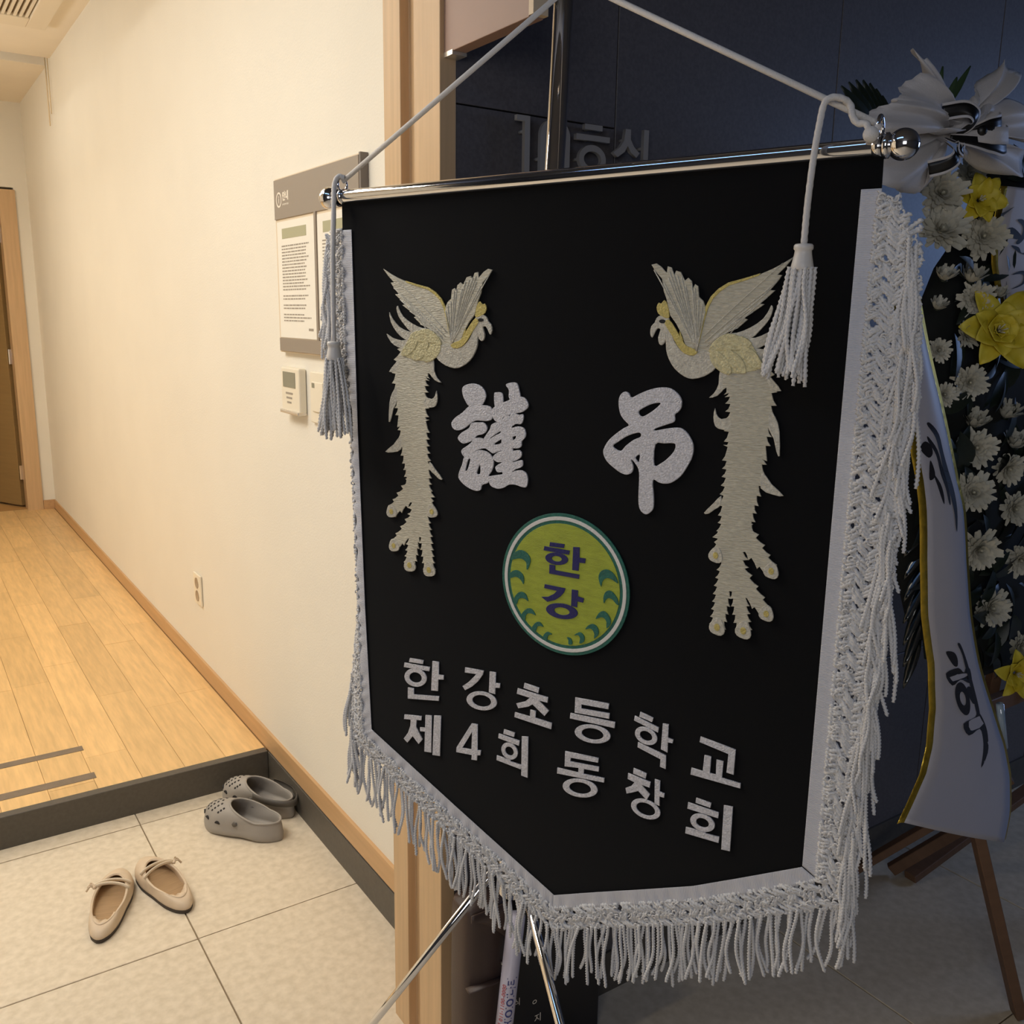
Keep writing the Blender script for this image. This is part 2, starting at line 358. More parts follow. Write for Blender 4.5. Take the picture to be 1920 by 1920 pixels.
def wall_text(name, me, y, z, x, mat, p):      # readable when facing the wall from the room (text runs towards -y)
    n = len(me.vertices); a = np.empty(n*3); me.vertices.foreach_get('co', a); a = a.reshape(-1, 3)
    me.vertices.foreach_set('co', np.c_[-x-a[:, 2], y-2.18-a[:, 0], z-1.6+a[:, 1]].ravel()); me.update()
    return link(name, me, mat, p)
M['inkw'] = mk('white_print', (236, 226, 210), 0.6)
th = np.linspace(0, 2*PI, 28, endpoint=False)
wall_text('icon_ring', shape_mesh('icon_ring', [np.c_[0.019*np.cos(th), 0.019*np.sin(th)], np.c_[0.015*np.cos(th), 0.015*np.sin(th)]], 0.0003, 0), 2.41, 1.752, 0.0172, M['inkw'], t)
wall_text('icon_letter', text_mesh('icon_letter', 'i', 0.026, 0.0004, align='CENTER'), 2.41, 1.752, 0.0172, M['inkw'], t)
wall_text('heading_text', text_mesh('heading_text', '안내', 0.024, 0.0008), 2.385, 1.757, 0.0172, M['inkw'], t)
wall_text('sub_text', text_mesh('sub_text', 'INFORMATION', 0.0062, 0.0001), 2.385, 1.738, 0.0172, M['inkw'], t)
# thermostat, switch, outlet
t = empty('thermostat', (XW, 2.36, 1.27), 'small ivory thermostat with a grey display under the notice board', 'thermostat')
def bt(name, y0, y1, z0, z1, x0, x1, mat, p, c, bev=0.0):
    o = bx(name, (-x1, y0-c[0], z0-c[1]), (-x0, y1-c[0], z1-c[1]), mat, p)
    if bev: bevel(o, bev)
    return o
M['ivoryp'] = mk('ivory_plastic_wall', (236, 226, 204), 0.4); M['lcd'] = mk('lcd_grey', (138, 136, 118), 0.25); M['chromeish'] = mk('satin_silver', (220, 212, 198), 0.25, 0.6)
c = (2.36, 1.27)
bt('body', 2.300, 2.428, 1.212, 1.328, 0.001, 0.022, M['ivoryp'], t, c, 0.004)
bt('display', 2.325, 2.412, 1.276, 1.316, 0.0221, 0.0232, M['lcd'], t, c)
bt('flap', 2.300, 2.430, 1.206, 1.216, 0.001, 0.028, M['chromeish'], t, c, 0.003)
for q, zz in enumerate((1.258, 1.246, 1.234)): bt('button_print', 2.345+0.006*q, 2.395-0.004*q, zz, zz+0.005, 0.0221, 0.0226, M['ink'], t, c)
t = empty('light_switch', (XW, 2.20, 1.27), 'ivory wall switch plate right of the thermostat, half hidden behind the tassel', 'light switch')
c = (2.20, 1.27)
bt('plate', 2.145, 2.255, 1.195, 1.325, 0.001, 0.010, M['ivoryp'], t, c, 0.003); bt('rocker', 2.165, 2.235, 1.225, 1.30, 0.010, 0.014, M['ivoryp'], t, c, 0.002); bt('indicator', 2.215, 2.232, 1.285, 1.297, 0.0141, 0.0146, M['lcd'], t, c)
t = empty('power_outlet', (XW, 3.45, 0.44), 'white double power outlet low on the cream wall', 'outlet')
c = (3.45, 0.44)
bt('plate', 3.405, 3.495, 0.380, 0.500, 0.001, 0.009, M['ivoryp'], t, c, 0.003)
for zz in (0.465, 0.415):
    o = MB().lathe([(0.0001, 0.0), (0.017, 0.0), (0.019, 0.0015), (0.021, 0.0015), (0.021, 0.0)], seg=20).build('socket', mk('socket_shadow', (170, 150, 124), 0.6) if zz > 0.44 else bpy.data.materials['socket_shadow'], t)
    o.location = (-0.0092, 0, zz-0.44); o.rotation_euler = (0, -PI/2, 0)
# flag sign beside the jamb
t = empty('flag_sign', (0.79, YG, 1.88), 'brown rectangular flag sign projecting from the granite wall above the banner', 'sign')
M['signb'] = mk('brown_sign', (158, 128, 112), 0.5, var=0.04, vs=5); M['signw'] = mk('cream_edge', (214, 192, 160), 0.5)
bevel(bx('sign_panel', (-0.012, -0.235, -0.012), (0.012, -0.002, 0.42), M['signb'], t), 0.001)
bx('front_edge', (-0.0125, -0.246, -0.010), (0.0125, -0.235, 0.42), M['signw'], t)
bx('bracket', (-0.013, -0.030, -0.017), (0.013, 0.0, -0.010), M['chromeish'], t)
mb = MB(); mb.tube([(-0.0128, -0.140, 0.046), (-0.0128, -0.160, 0.060), (-0.0128, -0.163, 0.09)], 0.004, 6); mb.build('white_mark', M['inkw'], t)
GL = {
'han': [[[1246,-6071],[1481,-6050],[1471,-6108],[1228,-6131]],[[1150,-6157],[1587,-6124],[1577,-6188],[1138,-6225]],[[1533,-6310],[1526,-6341],[1510,-6371],[1485,-6399],[1453,-6424],[1415,-6445],[1374,-6460],[1330,-6468],[1288,-6470],[1247,-6465],[1212,-6453],[1183,-6434],[1162,-6411],[1150,-6384],[1147,-6354],[1155,-6323],[1172,-6292],[1197,-6264],[1230,-6239],[1268,-6219],[1310,-6204],[1353,-6196],[1396,-6195],[1435,-6201],[1470,-6213],[1498,-6231],[1519,-6254],[1531,-6281]],[[1449,-6320],[1445,-6337],[1436,-6354],[1422,-6370],[1404,-6384],[1383,-6395],[1360,-6403],[1335,-6408],[1312,-6409],[1289,-6406],[1269,-6399],[1253,-6389],[1241,-6376],[1235,-6361],[1233,-6344],[1237,-6327],[1247,-6310],[1261,-6294],[1279,-6280],[1301,-6269],[1324,-6260],[1348,-6256],[1372,-6255],[1394,-6258],[1414,-6265],[1430,-6275],[1441,-6288],[1448,-6303]],[[1634,-6028],[1742,-6018],[1738,-6196],[1823,-6188],[1819,-6252],[1731,-6270],[1724,-6439],[1609,-6456]],[[1207,-6509],[1310,-6496],[1309,-6585],[1744,-6507],[1737,-6577],[1202,-6674]]],
'gang': [[[2173,-5999],[2470,-5975],[2452,-6038],[2379,-6146],[2278,-6246],[2175,-6318],[2130,-6270],[2230,-6189],[2323,-6086],[2348,-6051],[2167,-6071]],[[2561,-5968],[2657,-5956],[2653,-6101],[2725,-6092],[2720,-6158],[2651,-6169],[2652,-6260],[2552,-6257]],[[2678,-6372],[2671,-6402],[2653,-6432],[2624,-6460],[2586,-6486],[2540,-6508],[2489,-6525],[2435,-6536],[2382,-6540],[2331,-6537],[2285,-6528],[2247,-6512],[2219,-6490],[2202,-6465],[2197,-6436],[2205,-6405],[2224,-6375],[2254,-6346],[2294,-6320],[2340,-6298],[2392,-6282],[2445,-6272],[2498,-6268],[2548,-6272],[2593,-6281],[2629,-6297],[2657,-6318],[2673,-6344]],[[2588,-6384],[2584,-6402],[2573,-6421],[2554,-6439],[2531,-6455],[2502,-6468],[2470,-6479],[2437,-6485],[2404,-6488],[2373,-6486],[2344,-6480],[2321,-6470],[2304,-6457],[2293,-6441],[2290,-6423],[2295,-6405],[2307,-6386],[2325,-6368],[2349,-6352],[2378,-6338],[2410,-6328],[2443,-6322],[2476,-6319],[2507,-6321],[2535,-6328],[2558,-6337],[2575,-6350],[2585,-6366]]],
'cho': [[[3092,-6001],[3310,-6012],[3297,-6088],[3079,-6072]],[[2992,-6096],[3439,-6108],[3433,-6185],[3311,-6184],[3458,-6283],[3395,-6372],[3216,-6260],[3150,-6308],[3006,-6365],[2975,-6306],[3105,-6248],[3173,-6181],[2979,-6173]],[[3186,-6338],[3266,-6334],[3262,-6427],[3504,-6435],[3495,-6524],[2949,-6500],[2957,-6431],[3182,-6432]]],
'deung': [[[3823,-6017],[4283,-5982],[4275,-6059],[3911,-6087],[3911,-6138],[4295,-6104],[4290,-6178],[3821,-6217]],[[3762,-6237],[4372,-6197],[4367,-6278],[3756,-6310]],[[4318,-6402],[4311,-6429],[4292,-6457],[4262,-6483],[4223,-6507],[4177,-6528],[4125,-6543],[4070,-6553],[4016,-6557],[3964,-6555],[3918,-6546],[3879,-6531],[3851,-6512],[3834,-6488],[3829,-6461],[3837,-6433],[3857,-6405],[3888,-6378],[3928,-6354],[3976,-6334],[4028,-6319],[4083,-6310],[4136,-6307],[4187,-6310],[4232,-6319],[4269,-6333],[4297,-6352],[4313,-6376]],[[4224,-6413],[4220,-6430],[4208,-6447],[4190,-6463],[4166,-6478],[4138,-6490],[4106,-6500],[4073,-6506],[4039,-6508],[4008,-6506],[3980,-6501],[3957,-6492],[3940,-6480],[3929,-6466],[3926,-6450],[3931,-6432],[3943,-6415],[3962,-6399],[3986,-6384],[4015,-6372],[4047,-6363],[4080,-6357],[4113,-6355],[4144,-6357],[4172,-6362],[4194,-6371],[4211,-6383],[4221,-6397]]],
'hak': [[[4690,-5986],[4859,-6016],[4845,-6078],[4680,-6050]],[[4623,-6052],[4933,-6118],[4924,-6187],[4615,-6113]],[[4919,-6278],[4914,-6302],[4901,-6324],[4883,-6344],[4859,-6359],[4831,-6370],[4800,-6376],[4768,-6376],[4737,-6371],[4707,-6361],[4681,-6346],[4660,-6327],[4644,-6305],[4636,-6281],[4635,-6257],[4640,-6233],[4653,-6210],[4672,-6191],[4696,-6176],[4725,-6165],[4756,-6159],[4787,-6159],[4819,-6165],[4848,-6175],[4874,-6190],[4894,-6209],[4909,-6231],[4918,-6254]],[[4856,-6274],[4853,-6287],[4846,-6299],[4836,-6309],[4822,-6318],[4807,-6324],[4790,-6327],[4773,-6327],[4755,-6325],[4739,-6319],[4725,-6311],[4713,-6300],[4705,-6288],[4700,-6275],[4699,-6262],[4702,-6248],[4709,-6236],[4720,-6226],[4733,-6217],[4749,-6211],[4766,-6208],[4783,-6208],[4800,-6211],[4816,-6217],[4831,-6225],[4842,-6235],[4850,-6247],[4855,-6260]],[[4979,-6058],[5051,-6049],[5052,-6213],[5118,-6220],[5111,-6270],[5053,-6274],[5055,-6402],[4971,-6382]],[[4678,-6372],[5040,-6441],[5044,-6614],[4970,-6604],[4973,-6509],[4676,-6439]]],
'gyo': [[[5442,-6096],[5856,-6140],[5852,-6447],[5768,-6443],[5776,-6216],[5434,-6165]],[[5501,-6306],[5581,-6302],[5578,-6504],[5647,-6505],[5645,-6322],[5726,-6318],[5721,-6519],[5938,-6523],[5938,-6587],[5349,-6591],[5356,-6504],[5492,-6508]]],
'je': [[[1140,-6927],[1442,-6872],[1435,-6938],[1354,-6953],[1346,-7056],[1457,-7215],[1388,-7304],[1283,-7213],[1188,-7338],[1122,-7292],[1200,-7183],[1243,-7069],[1251,-6974],[1133,-6996]],[[1414,-7047],[1502,-7030],[1510,-6841],[1617,-6819],[1608,-7371],[1487,-7388],[1499,-7088],[1414,-7105]],[[1657,-6809],[1776,-6781],[1755,-7381],[1628,-7400]]],
'four': [[[2281,-6763],[2378,-6748],[2378,-7118],[2435,-7105],[2426,-7180],[2376,-7194],[2370,-7269],[2282,-7283],[2287,-7214],[2031,-7244],[2037,-7171]],[[2291,-6877],[2281,-7137],[2134,-7150]]],
'hoe': [[[2795,-6710],[2962,-6711],[2948,-6777],[2784,-6773]],[[2714,-6791],[3035,-6802],[3024,-6878],[2706,-6856]],[[3009,-6994],[3003,-7020],[2992,-7044],[2975,-7066],[2954,-7084],[2929,-7098],[2902,-7106],[2873,-7109],[2845,-7105],[2819,-7096],[2796,-7081],[2778,-7062],[2765,-7039],[2757,-7014],[2757,-6988],[2762,-6962],[2774,-6937],[2791,-6915],[2812,-6897],[2838,-6884],[2865,-6876],[2893,-6874],[2921,-6877],[2947,-6887],[2969,-6901],[2988,-6920],[3001,-6943],[3008,-6968]],[[2949,-6992],[2946,-7006],[2940,-7019],[2931,-7030],[2920,-7040],[2907,-7047],[2893,-7051],[2878,-7052],[2864,-7050],[2850,-7045],[2838,-7038],[2829,-7028],[2822,-7016],[2818,-7003],[2818,-6989],[2820,-6976],[2826,-6963],[2835,-6951],[2846,-6942],[2860,-6935],[2874,-6931],[2888,-6930],[2903,-6932],[2916,-6937],[2928,-6944],[2938,-6954],[2944,-6966],[2948,-6979]],[[2819,-7113],[2900,-7106],[2898,-7129],[3071,-7129],[3060,-7197],[2683,-7174],[2688,-7106],[2819,-7108]],[[3066,-6735],[3162,-6714],[3165,-7286],[3068,-7280]]],
'dong': [[[3704,-6761],[4170,-6721],[4164,-6786],[3786,-6827],[3782,-6875],[4180,-6834],[4177,-6902],[3976,-6924],[3972,-6988],[4259,-6960],[4253,-7024],[3596,-7096],[3599,-7015],[3896,-6995],[3899,-6931],[3702,-6967]],[[4173,-7157],[4165,-7186],[4146,-7216],[4115,-7244],[4075,-7270],[4028,-7293],[3976,-7310],[3921,-7322],[3866,-7328],[3814,-7327],[3768,-7319],[3730,-7305],[3702,-7285],[3686,-7261],[3682,-7234],[3690,-7204],[3711,-7174],[3743,-7145],[3784,-7119],[3832,-7097],[3885,-7080],[3940,-7068],[3994,-7063],[4045,-7065],[4089,-7073],[4126,-7087],[4153,-7107],[4169,-7130]],[[4082,-7172],[4077,-7190],[4064,-7208],[4045,-7226],[4020,-7242],[3991,-7256],[3959,-7267],[3924,-7274],[3891,-7277],[3859,-7277],[3830,-7272],[3807,-7263],[3790,-7251],[3779,-7236],[3777,-7219],[3782,-7201],[3795,-7182],[3814,-7164],[3840,-7148],[3869,-7134],[3902,-7124],[3936,-7116],[3970,-7113],[4001,-7114],[4029,-7119],[4052,-7128],[4069,-7140],[4079,-7155]]],
'chang': [[[4638,-6718],[4808,-6736],[4799,-6809],[4634,-6790]],[[4570,-6804],[4863,-6830],[4854,-6908],[4753,-6903],[4863,-6991],[4825,-7079],[4712,-6994],[4645,-7033],[4562,-7074],[4544,-7008],[4616,-6960],[4657,-6897],[4566,-6879]],[[4915,-6779],[4984,-6779],[4984,-6916],[5046,-6922],[5042,-6981],[4985,-6981],[4991,-7102],[4926,-7092]],[[5006,-7203],[4999,-7231],[4982,-7256],[4957,-7279],[4925,-7298],[4888,-7312],[4847,-7320],[4804,-7322],[4762,-7318],[4722,-7308],[4688,-7292],[4659,-7272],[4639,-7247],[4628,-7220],[4627,-7192],[4635,-7164],[4652,-7138],[4678,-7116],[4710,-7097],[4748,-7083],[4790,-7075],[4832,-7074],[4874,-7078],[4913,-7089],[4947,-7105],[4974,-7125],[4994,-7149],[5005,-7176]],[[4939,-7201],[4934,-7219],[4923,-7235],[4907,-7250],[4887,-7262],[4863,-7271],[4836,-7276],[4809,-7277],[4782,-7275],[4757,-7268],[4735,-7258],[4717,-7245],[4704,-7229],[4697,-7212],[4696,-7194],[4701,-7177],[4712,-7160],[4728,-7145],[4749,-7133],[4774,-7125],[4800,-7119],[4827,-7118],[4854,-7121],[4879,-7128],[4901,-7138],[4918,-7151],[4931,-7167],[4938,-7184]]],
'hoe2': [[[5435,-6858],[5616,-6865],[5609,-6930],[5430,-6921]],[[5341,-6944],[5712,-6953],[5708,-7028],[5336,-7025]],[[5675,-7138],[5671,-7163],[5659,-7186],[5640,-7208],[5616,-7226],[5588,-7240],[5556,-7249],[5523,-7253],[5490,-7252],[5459,-7245],[5431,-7232],[5408,-7216],[5391,-7195],[5381,-7172],[5379,-7147],[5384,-7123],[5396,-7099],[5415,-7077],[5439,-7059],[5468,-7045],[5500,-7036],[5533,-7033],[5566,-7035],[5597,-7042],[5624,-7054],[5646,-7071],[5663,-7091],[5673,-7114]],[[5605,-7141],[5602,-7153],[5596,-7166],[5587,-7177],[5574,-7186],[5559,-7194],[5543,-7198],[5525,-7200],[5508,-7199],[5492,-7196],[5478,-7189],[5466,-7181],[5457,-7170],[5452,-7158],[5451,-7145],[5453,-7132],[5460,-7120],[5469,-7109],[5482,-7099],[5497,-7092],[5513,-7088],[5531,-7086],[5548,-7087],[5564,-7090],[5578,-7097],[5590,-7105],[5598,-7116],[5603,-7128]],[[5499,-7256],[5577,-7250],[5573,-7261],[5736,-7251],[5732,-7331],[5327,-7344],[5332,-7262],[5499,-7251]],[[5765,-6847],[5869,-6831],[5871,-7388],[5768,-7399]]],
'em_han': [[[3421,-4117],[3623,-4113],[3615,-4163],[3414,-4170]],[[3344,-4178],[3695,-4182],[3686,-4234],[3334,-4231]],[[3676,-4303],[3671,-4320],[3658,-4337],[3638,-4352],[3612,-4365],[3582,-4375],[3548,-4382],[3513,-4386],[3478,-4385],[3444,-4381],[3415,-4373],[3391,-4362],[3373,-4348],[3363,-4332],[3361,-4315],[3366,-4297],[3380,-4281],[3400,-4265],[3426,-4252],[3457,-4242],[3491,-4235],[3527,-4232],[3562,-4233],[3594,-4238],[3623,-4246],[3647,-4257],[3664,-4271],[3674,-4286]],[[3589,-4306],[3587,-4314],[3581,-4321],[3572,-4328],[3561,-4334],[3547,-4338],[3532,-4341],[3517,-4343],[3501,-4342],[3487,-4340],[3474,-4337],[3463,-4332],[3456,-4326],[3451,-4319],[3450,-4311],[3452,-4304],[3458,-4297],[3467,-4290],[3479,-4284],[3492,-4280],[3507,-4277],[3523,-4275],[3538,-4275],[3553,-4277],[3565,-4281],[3576,-4286],[3583,-4292],[3588,-4299]],[[3739,-4129],[3826,-4122],[3828,-4248],[3911,-4245],[3905,-4305],[3826,-4309],[3821,-4411],[3735,-4414]],[[3420,-4394],[3501,-4395],[3503,-4454],[3834,-4455],[3830,-4508],[3420,-4509]]],
'em_gang': [[[3362,-4652],[3651,-4656],[3632,-4712],[3582,-4773],[3508,-4829],[3403,-4869],[3317,-4821],[3413,-4803],[3494,-4752],[3533,-4708],[3354,-4703]],[[3737,-4654],[3822,-4653],[3822,-4725],[3906,-4736],[3894,-4792],[3818,-4789],[3817,-4865],[3734,-4861]],[[3828,-4941],[3821,-4963],[3804,-4984],[3777,-5004],[3742,-5021],[3700,-5035],[3653,-5044],[3604,-5049],[3555,-5049],[3508,-5044],[3467,-5034],[3433,-5020],[3407,-5002],[3392,-4982],[3388,-4960],[3395,-4938],[3413,-4916],[3441,-4896],[3477,-4879],[3520,-4866],[3567,-4857],[3617,-4852],[3665,-4853],[3711,-4858],[3751,-4868],[3784,-4882],[3809,-4900],[3824,-4920]],[[3715,-4946],[3712,-4956],[3704,-4967],[3691,-4976],[3674,-4984],[3653,-4991],[3631,-4996],[3607,-4998],[3584,-4998],[3562,-4995],[3542,-4990],[3525,-4984],[3513,-4975],[3506,-4966],[3504,-4955],[3507,-4944],[3516,-4934],[3529,-4925],[3547,-4916],[3567,-4910],[3590,-4905],[3613,-4903],[3637,-4904],[3659,-4906],[3678,-4911],[3694,-4918],[3706,-4926],[3713,-4936]]],
'em_leaf': [[[2864,-4427],[2870,-4415],[2911,-4334],[2983,-4281],[3068,-4284],[3135,-4332],[3154,-4402],[3115,-4509],[3096,-4496],[3095,-4433],[3058,-4396],[2997,-4385],[2925,-4406]],[[2855,-4654],[2867,-4587],[2927,-4545],[2988,-4546],[3044,-4580],[3066,-4640],[3058,-4706],[3034,-4678],[3002,-4645],[2941,-4629],[2880,-4655]],[[2922,-4935],[2940,-4877],[2994,-4819],[3054,-4808],[3104,-4837],[3132,-4913],[3093,-4893],[3044,-4886],[2989,-4912],[2966,-4981]],[[3036,-5120],[3060,-5062],[3119,-5007],[3180,-5001],[3217,-5032],[3244,-5072],[3193,-5063],[3133,-5069],[3097,-5109],[3092,-5175]],[[3186,-5265],[3220,-5193],[3268,-5152],[3316,-5153],[3358,-5199],[3317,-5196],[3269,-5216],[3247,-5286]],[[3356,-5329],[3378,-5281],[3413,-5252],[3449,-5256],[3483,-5273],[3444,-5284],[3421,-5316],[3410,-5361]],[[4345,-4476],[4298,-4383],[4221,-4336],[4156,-4341],[4103,-4385],[4089,-4458],[4126,-4554],[4140,-4490],[4182,-4443],[4235,-4434],[4290,-4455]],[[4361,-4735],[4342,-4658],[4285,-4597],[4231,-4581],[4183,-4610],[4161,-4680],[4172,-4750],[4192,-4705],[4234,-4672],[4289,-4688],[4323,-4722]],[[4217,-5050],[4269,-4988],[4261,-4917],[4220,-4864],[4165,-4843],[4111,-4879],[4070,-4959],[4135,-4926],[4179,-4928],[4214,-4968]],[[4057,-5207],[4111,-5154],[4114,-5091],[4084,-5045],[4028,-5030],[3973,-5061],[3936,-5116],[3997,-5093],[4036,-5106],[4061,-5154]],[[3863,-5310],[3924,-5276],[3928,-5212],[3898,-5176],[3853,-5169],[3786,-5220],[3843,-5208],[3872,-5245]],[[3715,-5351],[3767,-5341],[3759,-5289],[3736,-5267],[3689,-5266],[3713,-5298]]],
'jo': [[[4329,-2267],[4378,-2282],[4413,-2327],[4509,-2279],[4637,-2225],[4764,-2197],[4872,-2204],[4956,-2254],[5002,-2317],[5004,-2392],[4975,-2445],[4933,-2481],[4940,-2531],[4919,-2566],[4839,-2598],[4713,-2650],[4715,-2671],[4841,-2640],[4967,-2619],[5040,-2633],[5105,-2687],[5154,-2767],[5167,-2842],[5154,-2928],[5115,-3016],[5058,-3116],[4998,-3183],[4919,-3235],[4846,-3249],[4781,-3241],[4724,-3216],[4712,-3266],[4727,-3370],[4736,-3466],[4731,-3546],[4695,-3595],[4649,-3621],[4601,-3603],[4565,-3558],[4550,-3479],[4546,-3355],[4546,-3213],[4535,-3126],[4499,-3068],[4449,-3020],[4440,-3030],[4461,-3072],[4468,-3124],[4446,-3171],[4390,-3196],[4311,-3180],[4211,-3123],[4130,-3059],[4089,-2983],[4095,-2919],[4150,-2826],[4244,-2739],[4338,-2670],[4393,-2635],[4334,-2583],[4283,-2517],[4260,-2431],[4258,-2353],[4283,-2296]],[[4505,-2476],[4581,-2420],[4672,-2380],[4759,-2366],[4729,-2410],[4649,-2475],[4549,-2529]],[[4206,-2887],[4267,-2834],[4371,-2763],[4474,-2720],[4535,-2711],[4541,-2754],[4458,-2796],[4366,-2869],[4301,-2935]],[[4722,-2825],[4823,-2804],[4932,-2793],[4960,-2813],[4945,-2879],[4877,-2962],[4806,-3021],[4720,-3055]],[[4491,-2990],[4541,-2954],[4537,-3029],[4526,-3039]]],
'geun': [[[[2110,-2354],[2150,-2311],[2250,-2283],[2350,-2292],[2429,-2337],[2467,-2408],[2450,-2473],[2402,-2542],[2303,-2572],[2212,-2562],[2151,-2491],[2120,-2427]]],[[[1947,-2788],[2009,-2716],[2111,-2651],[2212,-2566],[2312,-2547],[2461,-2538],[2540,-2557],[2565,-2629],[2551,-2703],[2463,-2730],[2334,-2731],[2254,-2765],[2193,-2811],[2112,-2859],[2030,-2878],[1968,-2854]]],[[[2046,-2965],[2102,-2902],[2214,-2835],[2254,-2770],[2354,-2754],[2434,-2752],[2486,-2798],[2474,-2856],[2415,-2898],[2345,-2916],[2276,-2980],[2195,-3020],[2123,-3035],[2067,-3006]]],[[[2103,-3121],[2195,-3054],[2255,-3007],[2285,-2962],[2366,-2943],[2426,-2951],[2456,-2981],[2535,-2991],[2614,-3017],[2721,-2992],[2722,-3061],[2635,-3098],[2576,-3120],[2517,-3092],[2457,-3068],[2377,-3088],[2307,-3119],[2257,-3174],[2186,-3210],[2124,-3186]]],[[[2586,-2393],[2615,-2371],[2673,-2368],[2710,-2394],[2716,-2514],[2656,-2542],[2598,-2545]]],[[[2753,-2276],[2795,-2250],[2871,-2238],[2918,-2255],[2943,-2325],[2954,-2419],[2808,-2436],[2797,-2333]]],[[[2550,-2597],[2608,-2537],[2704,-2490],[2799,-2453],[2845,-2406],[2940,-2400],[3024,-2415],[3072,-2476],[3064,-2531],[2990,-2584],[2896,-2606],[2802,-2633],[2726,-2666],[2707,-2708],[2639,-2729],[2580,-2693]]],[[[2630,-2722],[2736,-2690],[2802,-2653],[2858,-2601],[2944,-2619],[3005,-2611],[3006,-2678],[2974,-2729],[2899,-2734],[2842,-2771],[2709,-2813],[2650,-2785]]],[[[2707,-2700],[2841,-2690],[2862,-3372],[2727,-3387],[2701,-2944]]],[[[2577,-3161],[2625,-3115],[2712,-3078],[2867,-3061],[2952,-3045],[2990,-3066],[2991,-3114],[2945,-3159],[2869,-3191],[2715,-3214],[2646,-3221],[2587,-3193]]],[[[2618,-3282],[2666,-3244],[2724,-3221],[2879,-3198],[2992,-3163],[3014,-3193],[2999,-3244],[2909,-3285],[2861,-3315],[2716,-3338],[2648,-3345],[2623,-3314]]],[[[2511,-3434],[2540,-3406],[2668,-3376],[2814,-3344],[2909,-3302],[3004,-3288],[3071,-3326],[3087,-3398],[3070,-3481],[3009,-3492],[2912,-3474],[2816,-3485],[2749,-3526],[2670,-3551],[2591,-3543],[2541,-3515]]],[[[2150,-3197],[2257,-3161],[2307,-3119],[2397,-3094],[2507,-3114],[2577,-3178],[2590,-3259],[2559,-3346],[2520,-3400],[2540,-3423],[2511,-3493],[2421,-3532],[2402,-3590],[2341,-3615],[2239,-3599],[2136,-3551],[2063,-3482],[2068,-3404],[2114,-3306]],[[2204,-3238],[2241,-3222],[2199,-3357],[2166,-3369]],[[2387,-3275],[2392,-3388],[2339,-3389]]],[[[2436,-2966],[2475,-2897],[2533,-2819],[2552,-2768],[2630,-2730],[2726,-2723],[2731,-3007],[2614,-3021],[2506,-2998]],[[2534,-2934],[2603,-2887],[2685,-2838],[2680,-2860],[2612,-2894],[2549,-2932]],[[2604,-2994],[2662,-2956],[2699,-2936],[2697,-2981],[2614,-3009]]],[[[2834,-2820],[2871,-2777],[2947,-2759],[3018,-2773],[3047,-2827],[3039,-2884],[2993,-2936],[2989,-2993],[2942,-3025],[2866,-3028],[2837,-3014]],[[2849,-2900],[2911,-2878],[2893,-2916],[2850,-2932]]]],
'ph_wing_back': [[869,-900],[988,-962],[1103,-1012],[1246,-1062],[1416,-1107],[1583,-1145],[1693,-1204],[1776,-1279],[1830,-1375],[1864,-1482],[1912,-1631],[1953,-1846],[1788,-1873],[1733,-1722],[1595,-1629],[1469,-1580],[1359,-1497],[1420,-1478],[1299,-1423],[1174,-1349],[1243,-1341],[1143,-1281],[1060,-1217],[1118,-1213],[1043,-1138],[990,-1072],[1044,-1068],[958,-995]],
'ph_gold_edge': [[1232,-1049],[1416,-1094],[1597,-1131],[1714,-1191],[1803,-1268],[1860,-1364],[1891,-1481],[1946,-1663],[2000,-1807],[1959,-1835],[1912,-1685],[1864,-1492],[1830,-1385],[1773,-1289],[1687,-1217],[1583,-1159],[1416,-1120],[1246,-1071]],
'ph_wing_front': [[2549,-933],[2485,-922],[2422,-957],[2352,-1023],[2342,-956],[2293,-966],[2257,-1043],[2235,-1001],[2176,-1016],[2124,-1105],[2084,-1076],[2038,-1109],[2021,-1183],[1998,-1141],[1958,-1162],[1945,-1268],[1891,-1310],[1857,-1385],[1871,-1503],[1912,-1663],[1953,-1824],[2087,-1788],[2140,-1659],[2219,-1540],[2297,-1455],[2348,-1287],[2386,-1204],[2410,-1080],[2499,-999]],
'ph_crest': [[2329,-1350],[2374,-1297],[2413,-1334],[2445,-1323],[2471,-1370],[2452,-1432],[2401,-1464],[2336,-1486],[2304,-1465]],
'ph_neck': [[[1939,-1825],[2020,-1785],[2101,-1750],[2219,-1593],[2310,-1497],[2363,-1538],[2272,-1656],[2187,-1775],[2101,-1847],[1993,-1866]],[[2120,-1718],[2147,-1658],[2173,-1615],[2160,-1680]]],
'ph_body': [[2310,-1486],[2414,-1454],[2472,-1484],[2495,-1531],[2537,-1567],[2550,-1639],[2526,-1687],[2500,-1651],[2461,-1594],[2418,-1600],[2445,-1684],[2432,-1747],[2398,-1766],[2361,-1738],[2347,-1707],[2339,-1813],[2301,-1910],[2222,-2010],[2102,-2085],[1994,-2108],[1857,-2078],[1747,-2017],[1705,-1974],[1607,-1933],[1775,-1830],[1925,-1825],[1993,-1866],[2101,-1847],[2194,-1775],[2272,-1656]],
'ph_eye': [[2433,-1516],[2425,-1528],[2404,-1536],[2379,-1537],[2358,-1530],[2350,-1517],[2358,-1505],[2378,-1497],[2404,-1497],[2425,-1504]],
